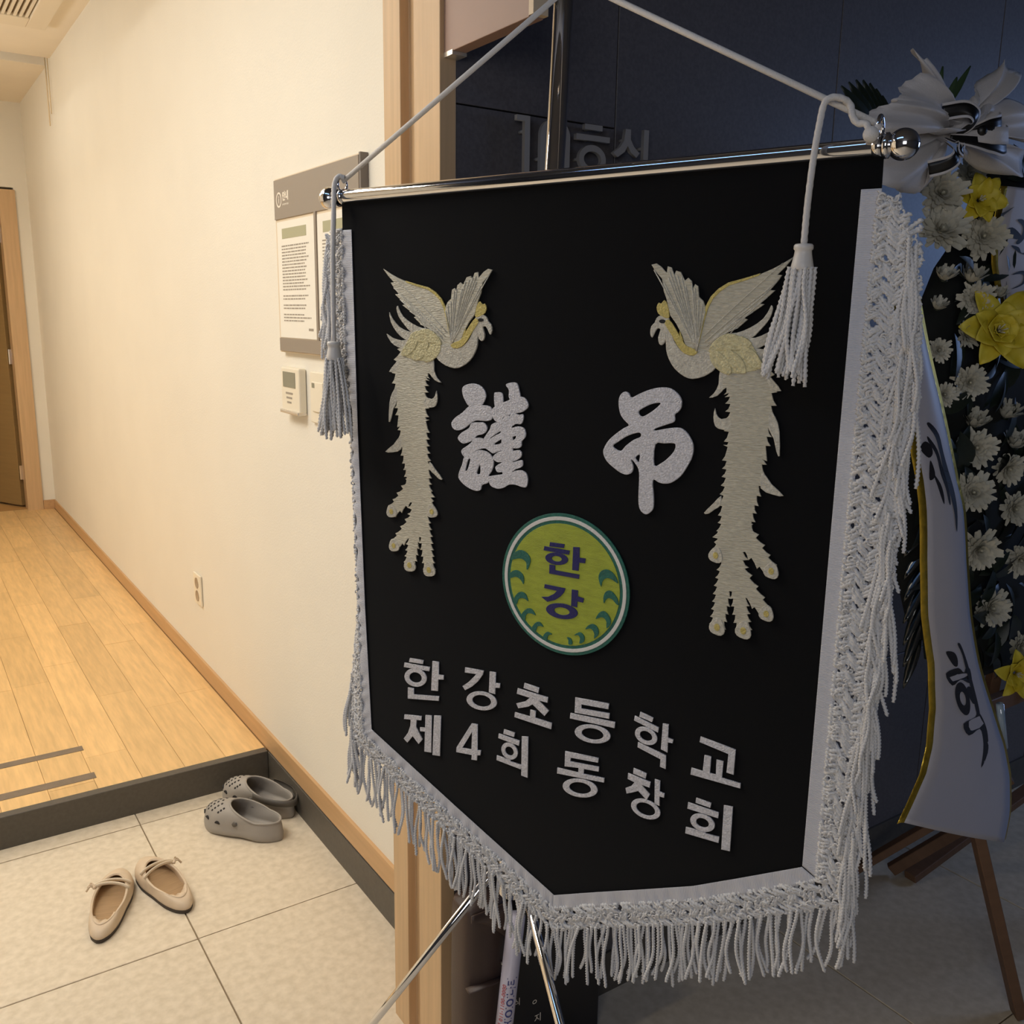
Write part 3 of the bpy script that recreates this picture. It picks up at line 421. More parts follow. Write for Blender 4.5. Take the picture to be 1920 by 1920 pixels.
'ph_tuft': [[[1296,-1732],[1411,-1663],[1580,-1681],[1747,-1776],[1692,-1810],[1524,-1804],[1382,-1796]],[[1148,-1971],[1208,-1868],[1296,-1788],[1425,-1773],[1381,-1885],[1265,-1978]],[[1351,-2031],[1381,-1919],[1467,-1838],[1594,-1791],[1579,-1901],[1480,-2015]],[[1522,-2036],[1551,-1924],[1664,-1833],[1775,-1797],[1788,-1895],[1719,-1985],[1607,-2044]],[[1440,-1674],[1595,-1637],[1747,-1721],[1802,-1829],[1664,-1789]]],
'ph_under': [[1178,-1959],[1296,-1743],[1440,-1663],[1609,-1648],[1775,-1742],[1809,-1829],[1788,-1895],[1705,-1974],[1536,-2036],[1351,-2020]],
'ph_plume': [[[1098,-1358],[1115,-1391],[1184,-1490],[1326,-1576],[1482,-1629],[1595,-1632],[1468,-1673],[1325,-1689],[1211,-1601],[1111,-1491],[1077,-1392]],[[958,-1440],[1008,-1515],[1124,-1624],[1268,-1677],[1354,-1686],[1310,-1776],[1209,-1775],[1079,-1692],[981,-1560]],[[909,-1713],[1004,-1761],[1151,-1791],[1296,-1782],[1222,-1887],[1091,-1877],[981,-1818]],[[1663,-1998],[1677,-2152],[1732,-2249],[1788,-2296],[1690,-2273],[1592,-2178],[1529,-2080]],[[1519,-2496],[1633,-2511],[1690,-2463],[1711,-2401],[1727,-2495],[1703,-2586],[1633,-2618],[1519,-2609]],[[1069,-2395],[994,-2463],[943,-2599],[927,-2851],[966,-2807],[1005,-2676],[1066,-2580]],[[1148,-1994],[1044,-2088],[942,-2197],[1072,-2172]],[[1123,-3023],[1006,-3142],[860,-3252],[988,-3250],[1129,-3196]],[[1601,-3318],[1695,-3410],[1807,-3522],[1749,-3525],[1679,-3475],[1600,-3419]]],
'ph_trunk': [[1409,-1973],[1306,-2179],[1289,-2407],[1309,-2634],[1315,-2806],[1335,-2860],[1341,-3050],[1363,-3238],[1394,-3427],[1408,-3619],[1431,-3746]],
'ph_branch': [[[1408,-3619],[1211,-3810],[1078,-3945],[959,-4052]],[[1440,-3693],[1454,-3873],[1421,-4073],[1371,-4211]],[[1472,-3715],[1567,-3859],[1638,-3967]],[[1372,-4118],[1239,-4268],[1105,-4407],[994,-4518]],[[1388,-4142],[1337,-4348],[1302,-4552],[1262,-4747]],[[1485,-4064],[1532,-4320],[1555,-4514],[1589,-4761]]],
}
# ================================================================== banner
G = 1.1583
BP = (0.508, 1.185, 1.616)
BR = math.atan2(-math.sin(G), math.cos(G))      # banner local X runs along the rod, local -Y faces the viewer
ban = empty('condolence_banner', BP, 'black velvet condolence banner with silver lettering, phoenixes and white fringe hung from a chrome rod', 'banner', rz=BR)
K = 1e-4
gl = lambda k: GL[k]
arr = lambda L: np.asarray(L, float)*K
MIR = np.array([[-0.899449748773959, -0.028691236783318086, 0.6849988416230162], [-0.013097339844875528, 1.0118339472066644, 0.006977409012799973]])
mir = lambda L: np.c_[L, np.ones(len(L))] @ MIR.T
# cloth
inner = np.array([(0.034, -0.040), (0.038, -0.30), (0.045, -0.55), (0.053, -0.731), (0.205, -0.806), (0.360, -0.881), (0.422, -0.853), (0.479, -0.828), (0.546, -0.798), (0.596, -0.770), (0.668, -0.729), (0.667, -0.356), (0.667, -0.026)])
def miter(P):
    d = np.diff(P, axis=0); d /= np.linalg.norm(d, axis=1)[:, None]
    nn = np.c_[d[:, 1], -d[:, 0]]; mm = np.zeros_like(P); mm[0] = nn[0]; mm[-1] = nn[-1]
    for i in range(1, len(P)-1):
        b = nn[i-1]+nn[i]; b /= np.linalg.norm(b); mm[i] = b/max(0.45, b@nn[i])
    return mm
MT = miter(inner)
cum = np.r_[0, np.cumsum(np.linalg.norm(np.diff(inner, axis=0), axis=1))]; LT = cum[-1]
def at(s, wd):          # point at arc length s, distance wd outward
    P = inner+MT*0; x = np.interp(s, cum, P[:, 0]); z = np.interp(s, cum, P[:, 1])
    mx = np.interp(s, cum, MT[:, 0]); mz = np.interp(s, cum, MT[:, 1])
    return x+mx*wd, z+mz*wd
S1, S2, S3 = cum[3], cum[5], cum[10]     # corners: left, bottom tip, right
def bend(s, wd):        # the left fringe folds back behind the cloth along its middle
    a = np.interp(s, [0, 0.19, 0.25, 0.50, 0.60, S1, S1+.1, LT], [0.1, 0.15, 1.15, 1.15, 0.45, 0.2, 0.0, 0.0])
    e = np.maximum(wd-0.013, 0.0); return np.minimum(wd, 0.013)+e*np.cos(a), e*np.sin(a)
ob = inner+MT*0.012
out = np.vstack([[(0.017, -0.001)], [(0.017, -0.040)], [(ob[0][0], -0.041)], ob[1:], [(0.685, -0.030)], [(0.684, 0.009)]])
shape('cloth', [out], M['velvet'], ban, y=0.0015, th=0.0006, bev=0.0002)
# rod, finials, rings
rod0, rod1 = Vector((0.004, 0, 0.001)), Vector((0.694, 0, 0.011)); rdv = (rod1-rod0).normalized()
RR = 0.0083
MB().tube([rod0, rod1], RR, 24).build('rod', M['chrome'], ban).data.set_sharp_from_angle(angle=0.6)
for p, sg in ((Vector((-0.003, 0, 0.0005)), -1), (Vector((0.7005, 0, 0.0112)), 1)):
    mb = MB().lathe(ball(0.0142, 20), ax=(1, 0, 0)); q = [(0.0105, -0.0005), (0.0115, 0.0), (0.0115, 0.004), (0.0085, 0.006)]
    mb.lathe(q, c=(-sg*0.0165, 0, 0), ax=(sg, 0, 0))
    o = mb.build('finial', M['chrome'], ban); o.location = p
th = np.linspace(0, 2*PI, 33)
for u, r in ((0.019, 0.0085), (0.679, 0.0105)):
    zc = 0.001+0.0145*u+RR+r*0.75
    mb = MB().tube(np.c_[u+0*th, r*np.sin(th), zc+r*np.cos(th)], 0.0018, 8, caps=False, up=(1, 0, 0))
    o = mb.build('ring', M['chrome'], ban); o.rotation_euler = (0, 0, 0)
    mb = MB().tube([(u-0.0045, 0, 0.001+0.0145*u), (u+0.0045, 0, 0.001+0.0145*u)], RR+0.0012, 20); mb.build('ring_clip', M['chrome'], ban)
# hanging cord
def cr(P, k=10):        # smooth path through points
    P = np.asarray(P, float); Q = np.vstack([2*P[0]-P[1], P, 2*P[-1]-P[-2]]); out = []
    for i in range(1, len(Q)-2):
        p0, p1, p2, p3 = Q[i-1], Q[i], Q[i+1], Q[i+2]
        for t in np.linspace(0, 1, k, endpoint=False): out.append(0.5*((2*p1)+(-p0+p2)*t+(2*p0-5*p1+4*p2-p3)*t*t+(-p0+3*p1-3*p2+p3)*t**3))
    return np.vstack([out, Q[-2]])
CRD = 0.0032
mb = MB()
mb.tube([(0.021, -0.001, 0.020), (0.348, 0.014, 0.207)], CRD, 8, bump=.06, bf=900).tube([(0.348, 0.014, 0.207), (0.676, -0.001, 0.031)], CRD, 8, bump=.06, bf=900)
mb.tube(cr([(0.026, -0.003, 0.024), (0.020, -0.008, 0.025), (0.0165, -0.012, 0.014), (0.0195, -0.017, -0.01), (0.022, -0.024, -0.08), (0.024, -0.028, -0.183)]), CRD, 8, bump=.06, bf=900)
mb.tube(cr([(0.676, -0.001, 0.031), (0.679, -0.010, 0.026), (0.673, -0.0125, 0.0225), (0.668, -0.008, 0.030), (0.660, -0.006, 0.032), (0.655, -0.006, 0.038), (0.651, -0.003, 0.049), (0.645, -0.008, 0.054), (0.637, -0.013, 0.055), (0.631, -0.016, 0.050), (0.6285, -0.019, 0.030), (0.627, -0.024, 0.0), (0.626, -0.028, -0.040), (0.626, -0.030, -0.076)]), CRD, 8, bump=.06, bf=900)
mb.build('cord', M['cord'], ban)
mb = MB().lathe(ball(0.0072, 10), c=(0.674, -0.0125, 0.020)); mb.build('cord_knot', M['cord'], ban)
# yarn strands (shared meshes)
def strand_mesh(k, L, r=0.0019, amp=0.0075, nply=2):
    n = int(L/0.0009); t = np.linspace(0, 1, n)
    a1, a2, p1, p2 = rng.uniform(-1, 1), rng.uniform(-1, 1), rng.uniform(0, 6), rng.uniform(0, 6)
    px = amp*(a1*np.sin(2.4*t+p1)-a1*np.sin(p1)+0.4*a2*np.sin(6*t+p2)-0.4*a2*np.sin(p2))
    py = 0.6*amp*(a2*np.sin(2.0*t+p2)-a2*np.sin(p2)); 
    return MB().tube(np.c_[px, py, -L*t], r*np.where(t > .985, .75, 1), 6, bump=.34, bf=1650).mesh('strand_%d' % k)
SM = [strand_mesh(k, L) for k, L in enumerate((0.080, 0.076, 0.083, 0.078, 0.074, 0.081, 0.079, 0.084, 0.077, 0.072))]
for m_ in SM: m_.materials.append(M['yarn'])
def strand(name, p, lean, parent, sc=1.0, k=None, tilt=0.0):
    o = bpy.data.objects.new(name, SM[rng.integers(len(SM)) if k is None else k]); COL.objects.link(o); o.parent = parent
    o.location = p; o.rotation_euler = (tilt, lean, 0); o.scale = (rng.choice([-1, 1]), 1, sc); return o
# fringe tape: one band per edge, slightly puckered
def band(sa, sb_, w0, w1, y, mt):
    ss = np.linspace(sa, sb_, max(8, int((sb_-sa)/0.004))); P = []
    for wd in (w0, w0+0.0006, w0+0.004, (w0+w1)/2, w1-0.003, w1):
        e, dy = bend(ss, np.full_like(ss, wd)); x, z = at(ss, e)
        P.append(np.c_[x, y+dy-0.0019*np.sin(ss*300+3*np.sin(ss*37)+2*np.sin(ss*91))*(wd-w0)/0.018*np.interp(ss, [0, S3-0.02, S3+0.05, LT], [1, 1, 0.25, 0.25]), z])
    return MB().grid(np.array(P)).build('fringe_tape', mt, ban)
for a, b, yy in ((0.0, S1+0.004, -0.0006), (S3+0.001, LT, -0.0006), (S1, S2, -0.0012), (S2, S3, -0.0018)):
    solid(band(a, b, 0.0, 0.0185, yy, M['tapex'] if a in (S1, S2) else M['tape']), 0.0006)
# crocheted net: bundles of three cords crossing both ways
def netw(s): return np.interp(s, [0, 0.02, 0.2, S1, S1+.05, S2, S3-0.05, S3+.05, S3+0.3, LT-0.16, LT-0.05, LT-0.015, LT], [.018, .030, .030, .027, .026, .028, .029, .036, .044, .049, .040, .020, .012])
mb = MB(); PT = 0.0165
for sg in (1, -1):
    s0 = 0.004
    while s0 < LT-0.004:
        j0, j1 = rng.normal(0, 0.0015), rng.uniform(.85, 1.15)
        for c in (-1, 0, 1):
            j2 = rng.uniform(0, 6)
            W = float(netw(s0)); t = np.linspace(-0.06, 1.0, int(W/0.0013)+2)
            wd = 0.0175+W*t+0.0011*np.sin(5*c+s0*900)*t; ss = s0+j0+sg*W*0.85*(t-0.5)*j1+c*0.0037+0.0012*np.sin(9*t+j2+c)
            ss = np.clip(ss, 0.0, LT-0.0005); e, dy = bend(ss, wd); x, z = at(ss, e)
            sag = np.interp(ss, [0, S1, S1+.03, S3, S3+0.1, LT], [.05, 0, 0, 0, .18, .18])
            x_ = x; z_ = z-sag*(wd-0.0175)
            y_ = -0.0012+dy-0.0016*np.sin(t*PI*W/0.0095+(0 if sg > 0 else PI))
            mb.tube(np.c_[x_, y_, z_], 0.0021*rng.uniform(.9, 1.12), 6, bump=.36, bf=1500, ph=7*c)
        s0 += PT
for k in range(1500):        # loose boucle loops standing off the net
    sv = rng.uniform(0.005, LT-0.006); W = float(netw(sv)); wd = 0.0175+W*rng.uniform(0, 1); e, dy = bend(np.array([sv]), np.array([wd])); x, z = at(np.array([sv]), e)
    sag = np.interp(sv, [0, S1, S1+.03, S3, S3+0.1, LT], [.05, 0, 0, 0, .18, .18]); a = np.linspace(0, rng.uniform(2.5, 4.5), 7)+rng.uniform(0, 6); r = rng.uniform(.0016, .0032)
    mb.tube(np.c_[x[0]+r*np.cos(a), -0.0034+dy[0]-0.001*np.sin(a*.8), z[0]-sag*(wd-0.0175)+r*np.sin(a)], 0.0011, 5)
o = mb.build('fringe_net', M['yarn'], ban); o['kind'] = 'stuff'
# hanging strands
def hang(sv, spread, y0, name, parent, lean=0.0, sc=1.0):
    W = float(netw(sv)); wd = 0.0175+W*(rng.uniform(0.90, 1.0) if sv < S3 else rng.uniform(0.66, 0.98)); e, dy = bend(np.array([sv]), np.array([wd])); x, z = at(np.array([sv]), e)
    sag = np.interp(sv, [0, S1, S1+.03, S3, S3+0.1, LT], [.05, 0, 0, 0, .18, .18])
    return strand(name, (x[0]+rng.normal(0, spread), y0+dy[0]+rng.uniform(-0.004, 0.003), z[0]-sag*(wd-0.0175)+0.002), lean+rng.normal(0, 0.045), parent, sc*rng.uniform(0.93, 1.05), tilt=rng.normal(0.0, 0.03))
for s0 in np.arange(S1+0.006, S3+0.004, 0.0047): hang(s0+rng.normal(0, 0.0009), 0.0007, -0.002, 'fringe_strand', ban, 0.0)
for s0 in np.arange(S3+0.010, LT-0.035, 0.0064): hang(s0, 0.001, -0.004, 'fringe_strand', ban, rng.uniform(-0.12, 0.10), 0.98)
for s0 in np.r_[np.arange(0.03, 0.17, 0.0075), np.arange(0.50, S1+0.004, 0.0075)]: hang(s0, 0.001, -0.002, 'fringe_strand', ban, rng.uniform(-0.02, 0.14) if s0 < .2 else rng.uniform(0, 0.08), 0.95)
mb = MB()            # second, inner layer of strands along the right edge
for s0 in np.r_[np.arange(S3+0.012, LT-0.025, 0.0048), np.arange(0.012, 0.18, 0.0042), np.arange(0.52, S1, 0.006)]:
    me_ = SM[rng.integers(len(SM))]; o = hang(s0, 0.0018, 0.001, 'tmp', ban, rng.uniform(-0.10, 0.03) if s0 > S3 else rng.uniform(0.0, 0.12), rng.uniform(0.9, 1.15)); bpy.context.view_layer.update()
    Mx = o.matrix_basis; a = np.empty(len(o.data.vertices)*3); o.data.vertices.foreach_get('co', a); a = np.c_[a.reshape(-1, 3), np.ones(len(a)//3)] @ np.array(Mx).T
    mb.add(a[:, :3], [p.vertices for p in o.data.polygons]); bpy.data.objects.remove(o)
o = mb.build('inner_fringe', M['yarn'], ban); o['kind'] = 'stuff'
# tassels
capprof = [(0.0001, 0.0), (0.0078, -0.0005), (0.0090, -0.002), (0.0090, -0.005), (0.0078, -0.0065), (0.0082, -0.010), (0.0098, -0.018), (0.0108, -0.0225), (0.0100, -0.0240), (0.0001, -0.0240)]
def tassel(u, y, v, n, drift, fan):
    c = MB().lathe(capprof, seg=24).build('tassel', M['capw'], ban); c.location = (u, y, v); c.data.set_sharp_from_angle(angle=0.9)
    for k in range(n):
        a = k*2.399; r = 0.0098*math.sqrt((k+0.5)/n)
        o = strand('tassel_strand', (r*1.25*math.cos(a)+rng.normal(0, .0005), r*math.sin(a), -0.0215), drift+fan*math.cos(a)*-1*(r/0.0098)+rng.normal(0, 0.02), c, 1.28*rng.uniform(0.96, 1.05))
        o.scale = (o.scale[0]*1.0, 1.0, o.scale[2])
    return c
tassel(0.626, -0.030, -0.0755, 34, 0.055, 0.13)
tassel(0.024, -0.028, -0.182, 30, 0.06, 0.16)
# ------------------------------------------------ embroidery
YE = -0.0004
names = {'han': 'hangul_letter', 'gang': 'hangul_letter', 'cho': 'hangul_letter', 'deung': 'hangul_letter', 'hak': 'hangul_letter', 'gyo': 'hangul_letter', 'je': 'hangul_letter', 'four': 'numeral', 'hoe': 'hangul_letter', 'dong': 'hangul_letter', 'chang': 'hangul_letter', 'hoe2': 'hangul_letter'}
for k, nm in names.items(): shape(nm, [arr(L) for L in gl(k)], M['silver'], ban, YE, 0.0005, 0.0004)
joined('hanja_character', [[arr(L) for L in st] for st in gl('geun')], M['silver'], ban, YE, 0.0006, 0.0005, 3)
shape('hanja_character', [arr(L) for L in gl('jo')], M['silver'], ban, YE, 0.0007, 0.0006, 3)
def feather(path, w0, w1, n, tooth=0.30):
    P = cr(path, 6); seg = np.r_[0, np.cumsum(np.linalg.norm(np.diff(P, axis=0), axis=1))]; T = np.gradient(P, axis=0); T /= np.linalg.norm(T, axis=1)[:, None]
    N = np.c_[-T[:, 1], T[:, 0]]; tt = seg/seg[-1]
    f = lambda t: (np.array([np.interp(t, tt, P[:, 0]), np.interp(t, tt, P[:, 1])]), np.array([np.interp(t, tt, N[:, 0]), np.interp(t, tt, N[:, 1])]))
    Lf, Rg = [], []
    for i in range(n):
        for frac, ww in ((0.0, 1-tooth*.4), (0.55, 1-tooth*.05), (0.98, 1+tooth*.6)):
            t = min(1, (i+frac)/n); c, nv = f(t); h = 0.5*(w0+(w1-w0)*t)*ww
            Lf.append(c+nv*h); Rg.append(c-nv*h)
    return np.array(Lf+Rg[::-1])
def each(name, groups, mat, parent, y=0.0, th=0.0006, bev=0.0005, sm=0):     # every stitched field an object of its own
    for k, loops in enumerate(groups): shape(name, loops, mat, parent, y-0.00003*k, th, bev, sm)
def phoenix(fn, label):
    body = joined('phoenix_embroidery', [[fn(arr(gl('ph_body')))]], M['ivory'], ban, YE-0.0006, 0.0007, 0.0006, 2); body['label'] = label
    each('plume', [[fn(arr(L))] for L in gl('ph_plume')], M['ivory'], body, YE, 0.0005, 0.0004, 2)
    tr = arr(gl('ph_trunk')); wd = [0.052, 0.046]
    joined('tail', [[fn(feather(tr, 0.057, 0.038, 18, .24))]], M['feath'], body, YE-0.0001, 0.0005, 0.0004)
    br = [arr(b) for b in gl('ph_branch')]
    each('tail_plume', [[fn(feather(b, w0, w1, n, .45))] for b, (w0, w1, n) in zip(br, ((.030, .015, 5), (.040, .028, 5), (.024, .012, 3), (.024, .014, 4), (.020, .017, 7), (.020, .017, 8)))], M['feath'], body, YE-0.0004, 0.0005, 0.0004)
    th = np.linspace(0, 2*PI, 18, endpoint=False); eg, ec = [], []
    for i in (0, 2, 3, 4, 5):
        c = br[i][-1]; r = 0.0098 if i > 3 else 0.0088; h = 1+0.10*np.cos(3*th+1)
        eg.append([fn(np.c_[c[0]+r*h*np.cos(th), c[1]+r*h*np.sin(th)])]); ec.append([fn(np.c_[c[0]+r*.38*np.cos(th), c[1]+r*.42*np.sin(th)])])
    each('tail_eye', eg, M['ivory'], body, YE-0.0009, 0.0005, 0.0005); each('tail_eye_centre', ec, M['gold'], body, YE-0.0016, 0.0004, 0.0003)
    shape('rear_wing', [fn(arr(gl('ph_wing_back')))], M['feath'], body, YE-0.0002, 0.0006, 0.0005)
    shape('wing_edge', [fn(arr(gl('ph_gold_edge')))], M['gold'], body, YE-0.0010, 0.0005, 0.0004)
    shape('front_wing', [fn(arr(gl('ph_wing_front')))], M['feath'], body, YE-0.0008, 0.0006, 0.0005)
    # barbs of the wings as raised thread ridges
    mb = MB(); A = fn(arr(gl('ph_wing_back'))); 
    def ridge(p, q, y, r=0.0006):
        n = 8; t = np.linspace(0, 1, n); X = p[0]+(q[0]-p[0])*t; Z = p[1]+(q[1]-p[1])*t+0.0012*np.sin(t*PI)
        mb.tube(np.c_[X, np.full(n, y), Z], r, 5)
    root = A[12]
    for i in (21, 23, 20, 18, 17, 15): ridge(A[9]*0.35+root*0.65, A[i], YE-0.0014)
    for k in range(5): ridge(A[8+min(k, 2)]*(0.2*k)+root*(1-0.2*k), A[[20, 21, 23, 24, 1][k]], YE-0.0014)
    B = fn(arr(gl('ph_wing_front'))); rb = B[20]
    for i in (0, 3, 5, 7, 9, 11, 13, 15, 16, 17, 28, 27, 4, 8, 12): ridge(rb, B[i]*0.94+rb*0.06, YE-0.0020)
    mb.build('wing_barb', M['ivory'], body)
    shape('crest', [fn(arr(gl('ph_crest')))], M['gold'], body, YE-0.0012, 0.0005, 0.0004, sm=2)
    shape('neck_ruff', [fn(arr(L)) for L in gl('ph_neck')], M['gold'], body, YE-0.0016, 0.0005, 0.0004, sm=2)
    shape('thigh_underlay', [fn(arr(gl('ph_under')))], M['tuft'], body, YE-0.0006, 0.0006, 0.0005, sm=2)
    each('thigh_feather', [[fn(arr(L))] for L in gl('ph_tuft')], M['tuft'], body, YE-0.0012, 0.0006, 0.0006, 2)
    shape('eye', [fn(arr(gl('ph_eye')))], M['blackth'], body, YE-0.0022, 0.0003, 0.0)
phoenix(lambda L: np.asarray(L, float), 'silver and gold phoenix embroidery on the left side of the banner')
phoenix(mir, 'silver and gold phoenix embroidery on the right, partly behind the tassel')
# school emblem
ec = np.array([0.3615, -0.4622]); er = 0.0877
circ = lambda r, n=72: np.c_[ec[0]+r*np.cos(np.linspace(0, 2*PI, n, endpoint=False)), ec[1]+r*np.sin(np.linspace(0, 2*PI, n, endpoint=False))]
em = shape('emblem', [circ(er)], M['teal'], ban, YE, 0.0005, 0.0004); em['label'] = 'round yellow-green emblem patch with a white and teal border'
shape('white_ring', [circ(er*.955), circ(er*.905)], M['emwhite'], em, YE-0.0009, 0.0004, 0.0003)
shape('field', [circ(er*.86)], M['lime'], em, YE-0.0008, 0.0003, 0.0002)
each('wreath_leaf', [[arr(L)] for L in gl('em_leaf')], M['teal'], em, YE-0.0014, 0.0004, 0.0003, 2)
for k in ('em_han', 'em_gang'): shape('emblem_letter', [arr(L) for L in gl(k)], M['navy'], em, YE-0.0014, 0.0004, 0.0003)
# ================================================================== banner stand
st = empty('banner_stand', (0.643, 0.936, 0.0), 'chrome tripod stand with a tall pole behind the black banner', 'stand')
hub = np.array([0.0, 0.0, 0.742]); top = np.array([0.664-0.643, 0.891-0.936, 1.905])
MB().tube([hub-(0, 0, 0.04), top], 0.0112, 20).build('pole', M['chrome'], st)
mb = MB().lathe(ball(0.016, 14), c=top+(0, 0, 0.01)); mb.build('pole_cap', M['chrome'], st)
mb = MB().tube(cr([top+(0, 0, -0.03), top+(-0.02, -0.012, -0.045), top+(-0.035, -0.02, -0.075), top+(-0.018, -0.03, -0.088)]), 0.003, 8); mb.build('hook', M['chrome'], st)
MB().lathe([(0.0115, -0.05), (0.020, -0.045), (0.020, 0.03), (0.016, 0.04), (0.0115, 0.045)], c=hub, seg=24).build('collar', M['chrome'], st)
for az in (116, -93, 42):
    a = math.radians(az); l = 0.742/math.cos(math.radians(33)); e = np.array([math.cos(a)*math.sin(math.radians(33)), math.sin(a)*math.sin(math.radians(33)), -math.cos(math.radians(33))])*l
    lg = MB().tube([hub+np.array([math.cos(a), math.sin(a), 0])*0.016, hub+e+(0, 0, 0.012)], 0.0062, 14).build('leg', M['chrome'], st)
    ft = MB().lathe([(0.0001, 0.0), (0.009, 0.0), (0.0105, 0.004), (0.0085, 0.022), (0.0068, 0.026)], c=hub+e, seg=16).build('rubber_foot', mk('black_rubber', (30, 30, 32), 0.7) if 'black_rubber' not in bpy.data.materials else bpy.data.materials['black_rubber'], lg)
# ================================================================== room number lettering
M['letter'] = mk('grey_steel_letter', (150, 147, 145), 0.5, 0.0)
rs = empty('room_sign', (1.07, 1.345, 1.74), 'raised grey room number lettering on the dark granite wall behind the rod', 'sign')
def rl(name, loops):
    L = [np.asarray(l, float)-np.array([1.07, 1.74]) for l in loops]
    me = shape_mesh(name, L, 0.004, 0.0); upright(me, 0.0); return link(name, me, M['letter'], rs)
def el(cx, cz, a, b, r):
    t = np.linspace(0, 2*PI, 32, endpoint=False); return [np.c_[cx+a*np.cos(t), cz+b*np.sin(t)], np.c_[cx+(a-r)*np.cos(t), cz+(b-r)*np.sin(t)]]
B0 = 1.668
rl('numeral', [[(.9033, 1.7928), (.9295, 1.7930), (.9295, B0), (.9190, B0), (.9190, 1.7845), (.9033, 1.7845)]])
def rrect(x0, x1, z0, z1, r):
    t = np.linspace(0, PI/2, 8); q = []
    for cx, cz, a in ((x1-r, z1-r, 0), (x0+r, z1-r, PI/2), (x0+r, z0+r, PI), (x1-r, z0+r, 1.5*PI)): q += [(cx+r*math.cos(a+k), cz+r*math.sin(a+k)) for k in t]
    return q
rl('numeral', [rrect(0.9515, 1.0130, B0, 1.7935, 0.026), rrect(0.9625, 1.0020, B0+0.011, 1.7825, 0.016)])
rl('hangul_letter', [[(1.0446, 1.795), (1.0835, 1.7955), (1.0829, 1.7864), (1.0443, 1.7862)], [(1.0267, 1.7775), (1.1005, 1.7782), (1.1003, 1.7691), (1.0265, 1.7680)], *el(1.0632, 1.7385, 0.0298, 0.0235, 0.0105)])
rl('hangul_letter', [[(1.0565, 1.7145), (1.0700, 1.7145), (1.0700, 1.688), (1.106, 1.688), (1.106, 1.679), (1.020, 1.679), (1.020, 1.688), (1.0565, 1.688)]])
rl('hangul_letter', [[(1.1363, 1.7968), (1.1482, 1.7971), (1.1485, 1.7805), (1.1567, 1.7689), (1.1703, 1.7591), (1.1631, 1.7509), (1.1496, 1.7589), (1.1420, 1.7689), (1.1357, 1.7582), (1.1192, 1.7478), (1.1094, 1.7548), (1.1247, 1.7656), (1.1336, 1.7773)], [(1.1795, 1.8002), (1.1909, 1.8004), (1.1907, 1.7494), (1.1796, 1.7494)],
   [(1.125, 1.740), (1.1909, 1.740), (1.1909, 1.706), (1.137, 1.706), (1.137, 1.690), (1.193, 1.690), (1.193, 1.681), (1.125, 1.681), (1.125, 1.7145), (1.179, 1.7145), (1.179, 1.731), (1.125, 1.731)]])
for o in list(rs.children):
    mb = MB()
for px_, pz_ in ((0.924, 1.70), (0.924, 1.77), (0.957, 1.73), (1.007, 1.73), (1.063, 1.79), (1.063, 1.773), (1.040, 1.738), (1.063, 1.70), (1.142, 1.78), (1.185, 1.77), (1.185, 1.72)):
    MB().tube([(px_-1.07, 0.004, pz_-1.74), (px_-1.07, 0.0215, pz_-1.74)], 0.003, 8).build('standoff_pin', M['letter'], rs)
# ================================================================== shoes
def shoe_rings(L, prof_w, opening, zs, ztop, zrim, th, inner_z, bulge=1.0, N=48):
    """rings of a shoe pointing along +Y (toe), heel at y=-L/2; every ring runs round theta (0 = toe)"""
    t = np.linspace(0, 2*PI, N, endpoint=False)
    y = 0.5*L*np.cos(t); wv = prof_w(y/L+0.5); sgn = np.sin(t)
    x = np.sign(sgn)*np.abs(sgn)**0.75*wv
    per = np.c_[x, y]
    oc, oa, ob, ow = opening       # centre y, half length, half width
    oy = oc+oa*np.cos(t); ox = ow(np.cos(t))*np.sin(t)*ob
    return t, per, np.c_[ox, oy]
M['clog'] = mk('grey_foam', (158, 151, 142), 0.55, var=0.03, vs=20, bump=0.1, bs=300)
M['clogd'] = mk('dark_vent', (42, 38, 38), 0.8); M['clogb'] = mk('strap_rivet', (96, 90, 82), 0.5)
